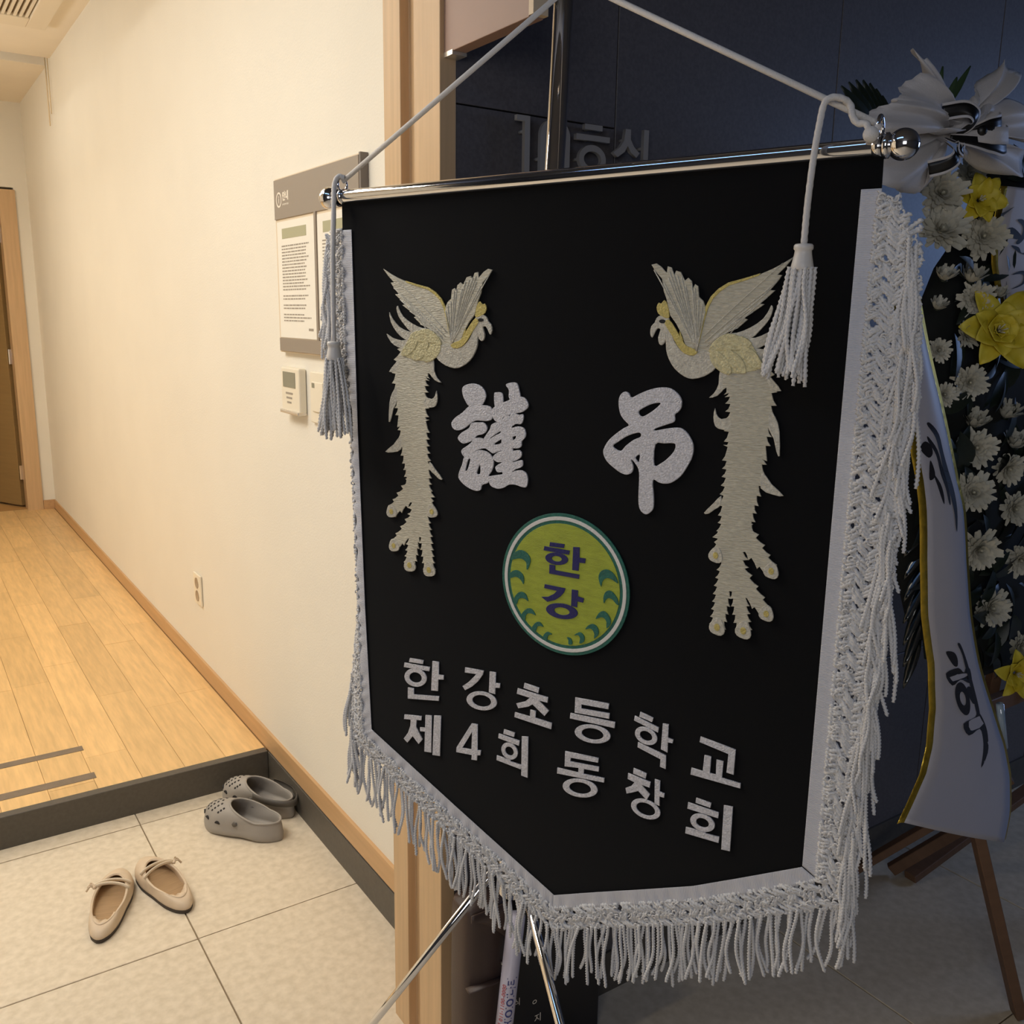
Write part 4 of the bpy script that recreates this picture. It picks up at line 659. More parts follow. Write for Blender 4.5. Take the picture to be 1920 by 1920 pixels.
def clog(loc, rz, label, mirror, strap):
    L = 0.262
    root = empty('clog', loc, label, 'shoe', 'grey foam clogs on the entrance tiles', rz=rz)
    wfun = lambda q: np.interp(q, [0, .08, .2, .42, .62, .80, .92, 1.0], [.030, .042, .046, .040, .050, .057, .054, .037])
    t, per, op = shoe_rings(L, wfun, (-0.043, 0.080, 0.041, lambda c: 1.0+0.05*c), 0, 0, 0, 0, 0)
    per[:, 0] += mirror*0.006*np.sin((per[:, 1]/L+0.5)*PI)*1.0
    N = len(t); c = np.cos(t); front = np.clip((c+0.25)/1.25, 0, 1)**0.8
    zo = 0.057+0.030*front**1.2            # height of the opening edge
    zb = np.interp(c, [-1, -.3, .3, .75, 1], [0, 0.007, 0.007, 0.0, 0.006])
    R = []; add = lambda xy, z: R.append(np.c_[xy, np.broadcast_to(z, (N,))])
    cen = per.mean(0)*[0, 0]
    add(per*[0.80, 0.93], zb); add(per*[0.96, 0.985], zb); add(per*[1.0, 1.0], zb+0.006); add(per*[1.015, 1.006], 0.022); add(per*[0.985, 0.993], 0.0285)
    for e in np.linspace(0.12, 1, 9):
        k = 1-np.cos(e*PI/2); k = k*front+(1-front)*(0.35*e+0.65*e*e)
        hz = np.sin(e*PI/2)**(0.9)*front+(1-front)*e
        add((per*[0.985, 0.993])*(1-k)[:, None]+op*k[:, None], 0.0285+(zo-0.0285)*hz)
    add(op*[0.965, 0.985]+[0, -0.0004], zo+0.0015); add(op*[0.93, 0.965], zo-0.002)
    inn = per*[0.86, 0.93]
    for e in (0.25, 0.55, 0.85, 1.0): add(op*[0.93, 0.965]*(1-e)+inn*e if False else (op*[0.93, 0.965])*(1-e**.7)+inn*(e**.7), (zo-0.002)*(1-e)+0.026*e)
    add(inn*0.75, 0.0225); add(inn*0.35, 0.021)
    P = np.array(R); mb = MB().grid(P, closed=True)
    mb.add(P[0], [tuple(range(N))]); mb.add(P[-1], [tuple(range(N))[::-1]])
    mb.build('shell', M['clog'], root)
    # rim bead round the opening
    rim = np.c_[op*[1.01, 1.005], zo+0.0005]; MB().tube(np.vstack([rim, rim[:1]]), 0.0030, 8, caps=False, up=(0, 0, 1)).build('rim', M['clog'], root)
    # vent holes on the dome: find surface points by interpolating the dome rings
    dome = P[5:14]
    def surf(th, e):
        j = (th % (2*PI))/(2*PI)*N; j0 = int(j) % N; j1 = (j0+1) % N; fj = j-int(j); i = e*8; i0 = min(int(i), 7); fi = i-i0
        a = dome[i0][j0]*(1-fj)+dome[i0][j1]*fj; b = dome[i0+1][j0]*(1-fj)+dome[i0+1][j1]*fj; return a*(1-fi)+b*fi
    mb = MB()
    for i, e in enumerate((0.30, 0.42, 0.54, 0.66, 0.78)):
        for k in range(-3, 4):
            if abs(k) == 3 and i in (0, 4): continue
            th_ = (k+0.5*(i % 2)-0.25)*0.20*(1+0.15*i)
            p = surf(th_, e); q1 = surf(th_+0.06, e)-p; q2 = surf(th_, e+0.05)-p; nrm = np.cross(q1, q2); nrm /= np.linalg.norm(nrm); nrm *= np.sign(nrm[2])
            mb.lathe([(0.0001, 0.0009), (0.0034, 0.0007), (0.0038, -0.002)], c=p, seg=8, ax=nrm)
    mb.build('vent_hole', M['clogd'], root)
    for th_ in (0.35, 0.75, 1.15, -0.35, -0.75, -1.15):
        p = surf(th_, 0.02)+[0, 0, 0.004]; q = surf(th_+0.05, 0.02)-surf(th_-0.05, 0.02); q /= np.linalg.norm(q); nn = np.array([q[1], -q[0], 0]); nn *= np.sign(nn @ np.array([p[0], p[1]+0.02, 0])+1e-9)
        a = np.linspace(0, PI, 9); ring = np.array([p+q*0.0085*math.cos(k)+np.array([0, 0, 0.0075])*math.sin(k)+nn*0.0016-np.array([0, 0, .002]) for k in a])
        MB().add(np.vstack([ring, ring-nn*0.004]), [tuple(range(9)), tuple(range(9, 18))[::-1]]+[(i, i+1, i+10, i+9) for i in range(8)]+[(8, 0, 9, 17)]).build('side_vent', M['clogd'], root, smooth=False)
    for s in (1, -1):
        j = int(N*0.25) if s > 0 else int(N*0.75); p = dome[4][j]+[s*0.0015, 0.012, -0.002]
        mb = MB().lathe([(0.0001, 0.003), (0.005, 0.003), (0.0058, 0.001), (0.0085, 0.001), (0.009, -0.001)], c=p, seg=18, ax=(s, 0, 0.45)); mb.build('strap_rivet', M['clogb'], root)
    if strap:
        a = np.linspace(-1.95, 1.95, 40)+PI; xs = np.interp(a % (2*PI), np.r_[t, 2*PI], np.r_[op[:, 0], op[0, 0]])*1.22; ys = np.interp(a % (2*PI), np.r_[t, 2*PI], np.r_[op[:, 1], op[0, 1]])*1.06-0.006
        zc = np.interp(np.abs(a-PI), [0, 1.95], [0.050, 0.066])
        P2 = np.array([np.c_[xs*k, ys*k, zc+dz] for k, dz in ((1.0, -0.010), (1.03, -0.010), (1.04, 0.0), (1.03, 0.010), (1.0, 0.010))])
        MB().grid(P2).build('heel_strap', M['clogb'], root); 
    return root
clog((0.727, 2.440, 0), math.atan2(0.210, -0.150)-PI/2, 'grey foam clog in front, overlapping the other clog, open heel', -1, False)
clog((0.806, 2.545, 0), math.atan2(0.235, -0.140)-PI/2, 'grey foam clog behind, against the stone skirting, heel strap fitted', 1, True)
M['flat'] = mk('beige_leather', (214, 192, 164), 0.55, var=0.05, vs=40, bump=0.15, bs=120); M['strapc'] = mk('cream_leather_strap', (232, 214, 186), 0.5); M['insole'] = mk('tan_insole', (168, 136, 98), 0.6, var=0.12, vs=10, stretch=(2, 30, 1)); M['sole'] = mk('dark_rubber_sole', (74, 66, 60), 0.8); M['lining'] = mk('grey_lining', (92, 84, 80), 0.8)
def flat(loc, rz, label, outer):
    L = 0.246; root = empty('ballet_flat', loc, label, 'shoe', 'beige flat shoes on the entrance tiles', rz=rz); root.scale = (1.07, 1.11, 1.07)
    wfun = lambda q: np.interp(q, [0, .06, .18, .42, .62, .80, .92, 1.0], [.026, .035, .038, .038, .044, .045, .040, .026])
    t, per, op = shoe_rings(L, wfun, (-0.014, 0.082, 0.037, lambda c: np.interp(c, [-1, -.3, .3, 1], [.85, .92, 1.0, .95])), 0, 0, 0, 0, 0)
    N = len(t); c = np.cos(t); front = np.clip((c+0.1)/1.1, 0, 1)**0.9; heel = np.clip((-c-0.55)/0.45, 0, 1)
    zo = 0.036+0.010*front-0.006*heel; R = []; add = lambda xy, z: R.append(np.c_[xy, np.broadcast_to(z, (N,))])
    add(per*[0.97, 0.98], 0.009); add(per*1.0, 0.013)
    for e in np.linspace(0.15, 1, 7):
        k = (1-np.cos(e*PI/2))*front+(1-front)*(0.25*e+0.75*e**2); hz = np.sin(e*PI/2)
        add(per*(1-k)[:, None]+op*k[:, None], 0.013+(zo-0.013)*hz)
    nin = len(R)
    add(op*[.95, .98], zo+0.0008); add(op*[.91, .96], zo-0.002)
    for e in (0.4, 1.0): add((op*[.91, .96])*(1-e)+(per*[.88, .94])*e, (zo-0.002)*(1-e)+0.017*e)
    P = np.array(R); MB().grid(P, closed=True).build('upper', M['flat'], root)
    MB().grid(np.array([np.c_[op*[1.0, 1.0], zo+0.0004], np.c_[op*[1.03, 1.01], zo+0.0016], np.c_[op*[1.07, 1.03], zo-0.0004]]), closed=True).build('collar_binding', M['flat'], root)
    ins = np.c_[per*[.88, .94], np.full(N, .0172)]; mb = MB().grid(np.array([ins, ins*[.5, .5, 1]]), closed=True); mb.add((ins*[.5, .5, 1]), [tuple(range(N))]); mb.build('insole', M['insole'], root)
    MB().grid(np.array([np.c_[per*[.90, .95], np.zeros(N)], np.c_[per*[.97, .98], np.full(N, .001)], np.c_[per*[.99, .985], np.full(N, .010)]]), closed=True).add(np.c_[per*[.90, .95], np.zeros(N)], [tuple(range(N))]).build('sole', M['sole'], root)
    # crushed heel folded inward
    mb = MB(); a = np.linspace(-0.9, 0.9, 15)+PI
    xs = np.interp(a, t, op[:, 0]); ys = np.interp(a, t, op[:, 1]); zz = np.interp(a, t, zo)
    fold = 0.5+0.5*np.cos((a-PI)/0.9*PI/1.3); P3 = [np.c_[xs, ys-0.002, zz+0.0015], np.c_[xs*.86, ys+0.012*fold, zz-0.002+0.003*np.sin(a*9)], np.c_[xs*.72, ys+0.028*fold+0.002*np.sin(a*13), zz-0.008]]
    solid(mb.grid(np.array(P3)).build('folded_heel', M['flat'], root), 0.0014)
    for yy, dy in ((0.034, 0.0), (0.021, -0.008)):
        xx = np.linspace(-1, 1, 14); hw = 0.040
        P4 = np.c_[xx*hw, yy+dy*xx*outer*-1+0.003*(1-xx*xx), 0.036+0.016*np.sqrt(np.maximum(0, 1-xx*xx*.92))]
        MB().tube(P4, 0.0044, 8, flat=0.4, up=(0, 1, 0)).build('strap', M['strapc'], root)
    b = np.array([outer*0.040, 0.026, 0.043]); mb = MB().lathe(ball(0.0042, 8), c=b)
    for dx, dy, dz in ((.016, .008, -.004), (.017, -.004, -.006), (.013, .018, -.002)): mb.tube(cr([b, b+(outer*dx*.5, dy*.6, .005), b+(outer*dx, dy, dz)], 6), 0.0024, 6, flat=.5)
    mb.build('bow', M['flat'], root)
flat((0.332, 2.262, 0), math.atan2(0.245, 0.100)-PI/2, 'beige ballet flat on the tiles, left one of the pair, toe turned to the right', -1)
flat((0.463, 2.274, 0), math.atan2(0.27, -0.052)-PI/2, 'beige ballet flat on the tiles, right one of the pair, toe pointing to the step', 1)
# ================================================================== things at the foot of the jamb
M['lthr'] = mk('dark_brown_leatherette', (66, 50, 44), 0.5, var=0.06, vs=12, bump=0.1, bs=200)
t = empty('bag_stand', (0.815, 1.30, 0), 'tall dark brown leatherette case with a strap standing against the wooden jamb', 'case')
mb = MB(); n = 28; a = np.linspace(0, 2*PI, n, endpoint=False); sx, sy = 0.046, 0.040
xy = np.c_[np.sign(np.cos(a))*np.abs(np.cos(a))**.6*sx, np.sign(np.sin(a))*np.abs(np.sin(a))**.6*sy]
P = [np.c_[xy*k, np.full(n, z)] for k, z in ((.2, 0), (.96, 0), (1, .01), (1.02, .25), (1, .385), (.97, .405), (.90, .415), (.2, .418))]
mb.grid(np.array(P), closed=True).build('body', M['lthr'], t)
j = lambda q: q
fl_ = MB().grid(np.array([[(x, -0.0432-0.0015*math.cos(x*20), z) for x in np.linspace(-0.042, 0.046, 12)] for z in (0.415, 0.40)]+[[(x, -0.0440, 0.40-0.075*((x+0.042)/0.088)**1.6) for x in np.linspace(-0.042, 0.046, 12)]])).build('flap', M['lthr'], t); solid(fl_, 0.003)
MB().tube([( -0.048, -0.0425, 0.262), (0.0, -0.0450, 0.262), (0.050, -0.041, 0.258)], 0.010, 8, flat=.25, up=(0, 0, 1)).build('strap', M['lthr'], t)
MB().lathe(ball(0.006, 8), c=(0.028, -0.044, 0.290)).build('snap', M['chrome'], t)
M['pt'] = mk('white_paper_tube', (196, 190, 204), 0.5, var=0.04, vs=10); M['pred'] = mk('red_print', (186, 84, 84), 0.6); M['pblue'] = mk('blue_print', (52, 62, 128), 0.6); M['pdisc'] = mk('pale_red_print', (190, 116, 112), 0.6)
b0 = np.array([0.812, 1.232, 0.0]); b1 = np.array([0.8545, 1.232, 0.400]); dz = (b1-b0)/np.linalg.norm(b1-b0)
t = empty('paper_tube', tuple(b0), 'slim white printed tube with blue and red lettering leaning beside the brown case', 'tube')
MB().tube([(0, 0, 0.001), tuple(b1-b0)], 0.0165, 24).build('tube_body', M['pt'], t)
def tube_text(name, s, size, ang, z0, mat, off=0.0004, sp=1.0, disc=False):      # lettering wrapped on the tube, running down its length
    if disc: th = np.linspace(0, 2*PI, 24, endpoint=False); me = shape_mesh(name, [np.c_[size*np.cos(th), size*np.sin(th)]], 0.0, 0.0)
    else: me = text_mesh(name, s, size, off, 0.0, spacing=sp)
    n = len(me.vertices); a = np.empty(n*3); me.vertices.foreach_get('co', a); a = a.reshape(-1, 3)
    R_ = 0.0169+(0.0002 if not disc else 0.0)
    th = ang+a[:, 1]/R_; c = np.array([0, 0, 0])[None]+dz[None]*(z0+a[:, 0])[:, None]
    me.vertices.foreach_set('co', (c+np.c_[-R_*np.sin(th), -R_*np.cos(th), 0*th]).ravel()); me.update(); return link(name, me, mat, t)
tube_text('blue_lettering', '스피HIOIOI나티', 0.0200, 0.25, 0.150, M['pblue'], 0.0004, 1.05)
tube_text('red_lettering', '이메 전재 011-1100-0000', 0.0110, 1.12, 0.150, M['pred'], 0.0002, 1.1)
tube_text('print_disc', '', 0.011, -0.22, 0.180, M['pdisc'], disc=True)
M['bbox'] = mk('black_box', (22, 22, 26), 0.5)
t = empty('black_cabinet', (1.00, 1.31, 0), 'low black box with small white lettering against the granite wall', 'cabinet')
bevel(bx('body', (-0.125, -0.025, 0.0), (0.105, 0.052, 0.355), M['bbox'], t), 0.004)
for s, x, z, sz in (('지', -0.062, 0.102, 0.020), ('ㅇ', -0.070, 0.142, 0.018), ('조', -0.14+0.03, 0.10, 0.018), ('식', -0.112, 0.16, 0.018)):
    me = text_mesh('white_lettering', s, sz, 0.0, 0.0002); upright(me, -0.0253); o = link('white_lettering', me, M['inkw'], t); o.location = (x, 0, z)
MUMS = [
(1.504,0.950,1.683,0.0402,0),(1.627,0.980,1.725,0.0301,0),(1.500,0.940,1.623,0.0429,0),(1.627,0.940,1.620,0.0392,0),(1.533,0.950,1.554,0.0275,1),(1.636,0.960,1.557,0.0334,1),(1.538,0.960,1.503,0.0232,1),(1.641,0.950,1.512,0.0315,0),(1.733,0.960,1.528,0.0217,1),(1.621,0.950,1.449,0.0259,0),(1.557,0.960,1.422,0.0227,0),(1.653,0.950,1.363,0.0313,0),(1.589,0.960,1.342,0.0232,0),(1.719,0.970,1.293,0.0356,1),(1.826,0.970,1.305,0.0367,1),(1.703,0.950,1.238,0.0363,0),(1.855,0.960,1.245,0.0371,1),(1.828,0.950,1.189,0.0337,0),(1.693,0.940,1.154,0.0404,0),(1.870,0.950,1.103,0.0345,0),(1.740,0.940,1.036,0.0416,0),(1.922,0.950,0.989,0.0354,0),(1.831,0.950,0.898,0.0414,0),(1.993,0.960,0.779,0.0325,0),]
LILIES = [
(1.582,0.930,1.677,0.0472),(1.668,0.920,1.455,0.0804),(1.920,0.930,0.745,0.0563),]
SASH = [
(1.2799,1.5035,1.337,1.5048),(1.3056,1.4323,1.3688,1.432),(1.3311,1.3499,1.4082,1.347),(1.3562,1.2638,1.4467,1.2575),(1.3743,1.2189,1.4683,1.2109),(1.3899,1.1732,1.4971,1.1622),(1.4145,1.0793,1.5352,1.0628),(1.4482,0.9799,1.5843,0.9566),(1.5006,0.8719,1.6478,0.8415),(1.5203,0.7862,1.7106,0.7413),(1.5173,0.7142,1.7622,0.6501),(1.4996,0.6664,1.788,0.5814),(1.4646,0.6238,1.8014,0.4979),(1.4349,0.5907,1.7958,0.4349)]
SASH2 = [(1.7055,1.71,1.9247,1.7089),(1.7019,1.6638,1.9218,1.6594),(1.7032,1.6268,1.9244,1.6197),(1.7247,1.5714,1.9509,1.56),(1.7653,1.5148,1.9993,1.499),(1.8172,1.456,2.0611,1.4352),(1.9216,1.3725,2.185,1.344),(2.0709,1.2574,2.3634,1.2172)]
CAL1 = [[(1.3626, 1.3138), (1.3704, 1.3121), (1.392, 1.2939), (1.4069, 1.264), (1.4253, 1.2331), (1.4473, 1.2014), (1.464, 1.1656), (1.472, 1.1281), (1.4676, 1.1305), (1.4556, 1.1588), (1.4365, 1.1911), (1.4139, 1.2266), (1.3982, 1.2609), (1.3837, 1.289), (1.3651, 1.3079)], [(1.3656, 1.2919), (1.3718, 1.2879), (1.3905, 1.2687), (1.4044, 1.244), (1.4178, 1.2226), (1.4348, 1.1912), (1.4396, 1.1747), (1.4338, 1.18), (1.4214, 1.2037), (1.404, 1.2293), (1.3891, 1.2597), (1.3697, 1.2827)], [(1.3634, 1.284), (1.3753, 1.2769), (1.3807, 1.2639), (1.3743, 1.2571), (1.3604, 1.2671), (1.3563, 1.2764)], [(1.378, 1.2532), (1.3885, 1.2379), (1.3925, 1.2247), (1.3841, 1.2199), (1.3795, 1.2368)], [(1.3883, 1.2306), (1.4072, 1.2124), (1.4187, 1.1927), (1.4232, 1.1773), (1.4149, 1.1875), (1.4015, 1.2092)], [(1.4065, 1.2328), (1.4256, 1.2313), (1.4357, 1.2118), (1.4153, 1.2191)]]
CAL2 = [[(1.5442, 0.9061), (1.5515, 0.9064), (1.5707, 0.8854), (1.5967, 0.8509), (1.623, 0.8086), (1.6458, 0.7662), (1.6534, 0.7455), (1.6417, 0.7483), (1.621, 0.7905), (1.5937, 0.8379), (1.5658, 0.8819)], [(1.5169, 0.8964), (1.5379, 0.8919), (1.5517, 0.878), (1.5567, 0.8625), (1.5472, 0.8633), (1.5292, 0.8803)], [(1.5294, 0.8515), (1.5595, 0.8574), (1.5811, 0.8439), (1.5868, 0.8529), (1.6037, 0.8449), (1.6153, 0.8172), (1.5972, 0.8211), (1.5721, 0.8323), (1.5513, 0.8244)], [(1.5962, 0.8076), (1.6113, 0.8089), (1.6359, 0.7755), (1.6223, 0.7751)], [(1.5966, 0.7405), (1.6365, 0.7448), (1.6404, 0.7545), (1.659, 0.7418), (1.6815, 0.7124), (1.6901, 0.6861), (1.6889, 0.6597), (1.6646, 0.6367), (1.6695, 0.6648), (1.6686, 0.6916), (1.6544, 0.7168), (1.6157, 0.7134)]]
CAL2R = [[(1.6126, 0.7804), (1.6148, 0.7703), (1.6144, 0.7624), (1.6113, 0.7573), (1.6059, 0.7557), (1.5988, 0.7576), (1.5907, 0.7629), (1.5823, 0.771), (1.5746, 0.7811), (1.5682, 0.7921), (1.5638, 0.803), (1.5617, 0.8128), (1.5622, 0.8206), (1.5652, 0.8255), (1.5704, 0.8272), (1.5773, 0.8255), (1.5853, 0.8204), (1.5936, 0.8126), (1.6014, 0.8026), (1.608, 0.7915)], [(1.5983, 0.787), (1.5992, 0.7828), (1.599, 0.7795), (1.5977, 0.7774), (1.5955, 0.7767), (1.5925, 0.7775), (1.5891, 0.7797), (1.5856, 0.7831), (1.5823, 0.7873), (1.5796, 0.7919), (1.5778, 0.7965), (1.5769, 0.8007), (1.5771, 0.804), (1.5783, 0.8061), (1.5805, 0.8068), (1.5835, 0.806), (1.5868, 0.8039), (1.5903, 0.8005), (1.5936, 0.7963), (1.5963, 0.7917)]]
CAL3 = [[(1.72, 1.6333), (1.7358, 1.6409), (1.761, 1.6307), (1.766, 1.6234), (1.7468, 1.6215)], [(1.7457, 1.654), (1.7615, 1.6559), (1.7776, 1.6435), (1.7784, 1.6267), (1.7651, 1.6133), (1.7548, 1.6153), (1.7674, 1.6311), (1.7643, 1.6444)], [(1.7432, 1.6096), (1.7665, 1.6074), (1.7787, 1.5978), (1.7976, 1.6022), (1.8025, 1.611), (1.843, 1.6113), (1.8261, 1.5966), (1.7927, 1.5951), (1.7685, 1.599)], [(1.7667, 1.5581), (1.7864, 1.5656), (1.8101, 1.5648), (1.8156, 1.5493), (1.7997, 1.5384), (1.776, 1.5325), (1.8018, 1.5437), (1.8018, 1.5576), (1.7876, 1.5605)]]
BOWP = {'P1':[(1.3934, 1.7871), (1.3566, 1.801), (1.3185, 1.8279), (1.2875, 1.8494), (1.2955, 1.8601), (1.3063, 1.855), (1.3079, 1.8456), (1.3203, 1.8461), (1.353, 1.8203), (1.3813, 1.8085), (1.4069, 1.8004), (1.4062, 1.7902)],'P2':[(1.389, 1.7822), (1.3387, 1.8141), (1.3112, 1.8269), (1.2887, 1.8141), (1.2714, 1.8007), (1.2586, 1.7902), (1.2411, 1.7804), (1.2704, 1.7773), (1.3205, 1.7738), (1.3625, 1.769)],'P3':[(1.3902, 1.7621), (1.3714, 1.7772), (1.3191, 1.7821), (1.2686, 1.7881), (1.2417, 1.7771), (1.2237, 1.7714), (1.2088, 1.7628), (1.1972, 1.7479), (1.2001, 1.7361), (1.2094, 1.7277), (1.2535, 1.7325), (1.3002, 1.7461), (1.3513, 1.7447)],'P4':[(1.394, 1.7422), (1.3314, 1.7553), (1.2904, 1.731), (1.2668, 1.7102), (1.2534, 1.7033), (1.2526, 1.685), (1.2529, 1.6681), (1.2793, 1.6632), (1.3144, 1.6628), (1.3654, 1.667), (1.359, 1.6875), (1.3529, 1.7073), (1.3719, 1.7179)],'P5':[(1.4516, 1.7692), (1.4418, 1.8034), (1.453, 1.8166), (1.4725, 1.831), (1.489, 1.8465), (1.5089, 1.8612), (1.5283, 1.8788), (1.5519, 1.8794), (1.5772, 1.8741), (1.5797, 1.8639), (1.5703, 1.8519), (1.561, 1.84), (1.5175, 1.8221), (1.4755, 1.8033)],'P6':[(1.4446, 1.7625), (1.4755, 1.8033), (1.5185, 1.8178), (1.5637, 1.8282), (1.5902, 1.8194), (1.6299, 1.8103), (1.6551, 1.7991), (1.6574, 1.777), (1.6424, 1.7594), (1.6028, 1.7663), (1.5558, 1.7705)],'P7':[(1.4448, 1.7476), (1.5004, 1.7537), (1.5606, 1.7493), (1.6053, 1.7555), (1.6498, 1.7554), (1.6668, 1.7394), (1.6564, 1.7156), (1.6091, 1.713), (1.5537, 1.7127), (1.5068, 1.7238), (1.4621, 1.7315)]}
KNOT = [(1.4176, 1.7594)]
STR = {'s1':[(1.3743, 1.7431), (1.4099, 1.7398), (1.4437, 1.7361), (1.4722, 1.7347), (1.4994, 1.742), (1.5206, 1.7518)],'s2':[(1.3868, 1.7474), (1.3921, 1.7608), (1.3846, 1.7713), (1.3698, 1.7794), (1.3447, 1.7749)],'s3':[(1.3973, 1.7485), (1.4271, 1.762), (1.4588, 1.7701), (1.499, 1.7822)],'s4':[(1.3577, 1.7342), (1.3501, 1.7192), (1.3421, 1.707), (1.3335, 1.6977), (1.3217, 1.6923)],'s5':[(1.3949, 1.7468), (1.4355, 1.7484), (1.4767, 1.753), (1.5176, 1.765)],'s6':[(1.3515, 1.7392), (1.3536, 1.7281), (1.3499, 1.7206), (1.3684, 1.7196), (1.386, 1.7243)]}
# ================================================================== funeral wreath
M['petal'] = mk('white_chrysanthemum', (196, 192, 176), 0.6, var=0.05, vs=60, sss=0.1); M['lily'] = mk('yellow_lily', (206, 182, 28), 0.55, var=0.10, vs=40, c2=(216, 200, 70))
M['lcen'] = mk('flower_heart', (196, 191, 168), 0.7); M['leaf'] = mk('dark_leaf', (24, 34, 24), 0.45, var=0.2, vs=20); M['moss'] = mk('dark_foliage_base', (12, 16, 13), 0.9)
M['gloss'] = mk('glossy_palm_leaf', (16, 24, 26), 0.22, coat=0.6); M['bowf'] = mk('white_bow_fabric', (196, 192, 192), 0.55, var=0.03, vs=20, bump=0.3, bs=500, sheen=0.2, sss=0.0)
M['sat'] = mk('white_satin_ribbon', (182, 180, 190), 0.45, var=0.02, vs=10, bump=0.1, bs=600); M['foil'] = mk('gold_foil', (214, 180, 66), 0.3, 0.85, var=0.15, vs=60, bump=0.9, bs=70); M['ink2'] = mk('black_brush_ink', (22, 20, 28), 0.6)
M['blk'] = mk('black_ribbon', (14, 13, 14), 0.4); M['pine'] = mk('easel_wood', (112, 82, 60), 0.6, var=0.12, vs=5, stretch=(1, 1, 8), bump=0.1, bs=60); M['plast'] = mk('clear_plastic_tube', (150, 170, 190), 0.08, coat=1.0)
wr = empty('funeral_wreath', (1.9, 0.95, 0.0), 'standing condolence wreath of white chrysanthemums and yellow lilies on a wooden easel', 'wreath')
OFF = np.array([1.9, 0.95, 0.0])
FACE = np.array([-0.62, -0.76, 0.12]); FACE /= np.linalg.norm(FACE)
def mum_mesh(k, cup):
    r_ = np.random.default_rng(50+k); mb = MB()
    rings = ((19, 1.0, 0.10), (18, 0.88, 0.30), (16, 0.74, 0.52), (14, 0.58, 0.78), (10, 0.42, 1.0), (7, 0.28, 1.25)) if not cup else ((16, 1.0, 0.75), (15, 0.92, 0.95), (12, 0.8, 1.15), (8, 0.6, 1.3))
    for n, L, el_ in rings:
        for i in range(n):
            a = 2*PI*(i+r_.uniform(-.3, .3))/n; l = L*r_.uniform(0.78, 1.10); e0 = el_+r_.normal(0, .10); wd = 0.125*r_.uniform(.85, 1.2)*(0.7+0.3*L)
            t = np.linspace(0, 1, 5); curl = r_.uniform(0.0, 0.9)*(1.0 if not cup else 1.3)
            ang = e0+curl*(t-0.25)*0.9; ds = l/4; rr = 0.06+np.r_[0, np.cumsum(np.cos(ang[:-1])*ds)]; zz = np.r_[0, np.cumsum(np.sin(ang[:-1])*ds)]
            w_ = wd*np.array([.55, .9, 1.1, 1.05, .55]); P = []
            for sx, dz in ((-1, .5), (0, 0), (1, .5)): P.append(np.c_[rr*math.cos(a)-sx*w_*math.sin(a), rr*math.sin(a)+sx*w_*math.cos(a), zz+dz*w_*0.9])
            mb.grid(np.array(P))
    return mb.mesh('chrysanthemum_%d' % k)
MM = [mum_mesh(k, False) for k in range(4)]+[mum_mesh(9, True)]
for q in MM: q.materials.append(M['petal'])
hearts = MB().lathe([(0.001, 0.36), (0.06, 0.34), (0.10, 0.26), (0.10, 0.12)], seg=10).mesh('flower_heart'); hearts.materials.append(M['lcen'])
calyx = MB().lathe([(0.001, -0.10), (0.12, -0.08), (0.25, 0.0), (0.22, 0.10)], seg=10).mesh('calyx'); calyx.materials.append(M['leaf'])
def aim(o, d, roll): o.rotation_mode = 'QUATERNION'; o.rotation_quaternion = Vector((0, 0, 1)).rotation_difference(Vector(d)) @ Matrix.Rotation(roll, 3, 'Z').to_quaternion()
for i, (x, y, z, r, cup) in enumerate(MUMS):
    o = bpy.data.objects.new('chrysanthemum', MM[4] if cup else MM[i % 4]); COL.objects.link(o); o.parent = wr
    d = FACE+rng.normal(0, 0.16, 3) if not cup else np.array([-0.30, -0.45, 0.85])+rng.normal(0, 0.08, 3)
    o.location = np.array([x, y, z])-OFF-FACE*r*0.25-(np.array([0, 0, r*.45]) if cup else 0); aim(o, d/np.linalg.norm(d), rng.uniform(0, 6)); o.scale = (r*1.02,)*3
    for me_, nm in ((hearts, 'flower_heart'), (calyx, 'calyx')):
        h = bpy.data.objects.new(nm, me_); COL.objects.link(h); h.parent = o
        if nm == 'flower_heart': h.scale = (0.7, 0.7, 0.8)
def lily(x, y, z, r, whorls, label=None):
    mb = MB()
    for wv in range(whorls):
        for i in range(6):
            a = 2*PI*i/6+wv*PI/6+rng.uniform(-.12, .12); t = np.linspace(0, 1, 8); e0 = 0.25+0.35*wv; ang = e0+0.5-1.1*t
            l = r*(1.0-0.22*wv)*rng.uniform(.9, 1.1); ds = l/7; rr = 0.06*r+np.r_[0, np.cumsum(np.cos(ang[:-1])*ds)]; zz = np.r_[0, np.cumsum(np.sin(ang[:-1])*ds)]
            w_ = r*0.30*np.sin(PI*(0.12+0.88*t))**0.8*(1 if i % 2 else .85)+0.001; P = []
            for sx in (-1, -.5, 0, .5, 1): P.append(np.c_[rr*math.cos(a)-sx*w_*math.sin(a), rr*math.sin(a)+sx*w_*math.cos(a), zz+0.35*sx*sx*w_+0.05*w_*np.sin(9*t+i)*abs(sx)])
            mb.grid(np.array(P))
    o = solid(mb.build('lily', M['lily'], wr), 0.0008); o['label'] = 'yellow lily bloom'
    d = FACE+rng.normal(0, .1, 3); aim(o, d/np.linalg.norm(d), rng.uniform(0, 6)); o.location = np.array([x, y, z])-OFF-FACE*0.015
    mb = MB()
    for i in range(5):
        a = i*1.257; mb.tube([(0, 0, 0.1*r), (0.1*r*math.cos(a), 0.1*r*math.sin(a), .4*r)], 0.0012, 5)
    mb.build('stamen', M['lcen'], o)
for i, L in enumerate(LILIES): lily(*L, 4 if i == 1 else 2)
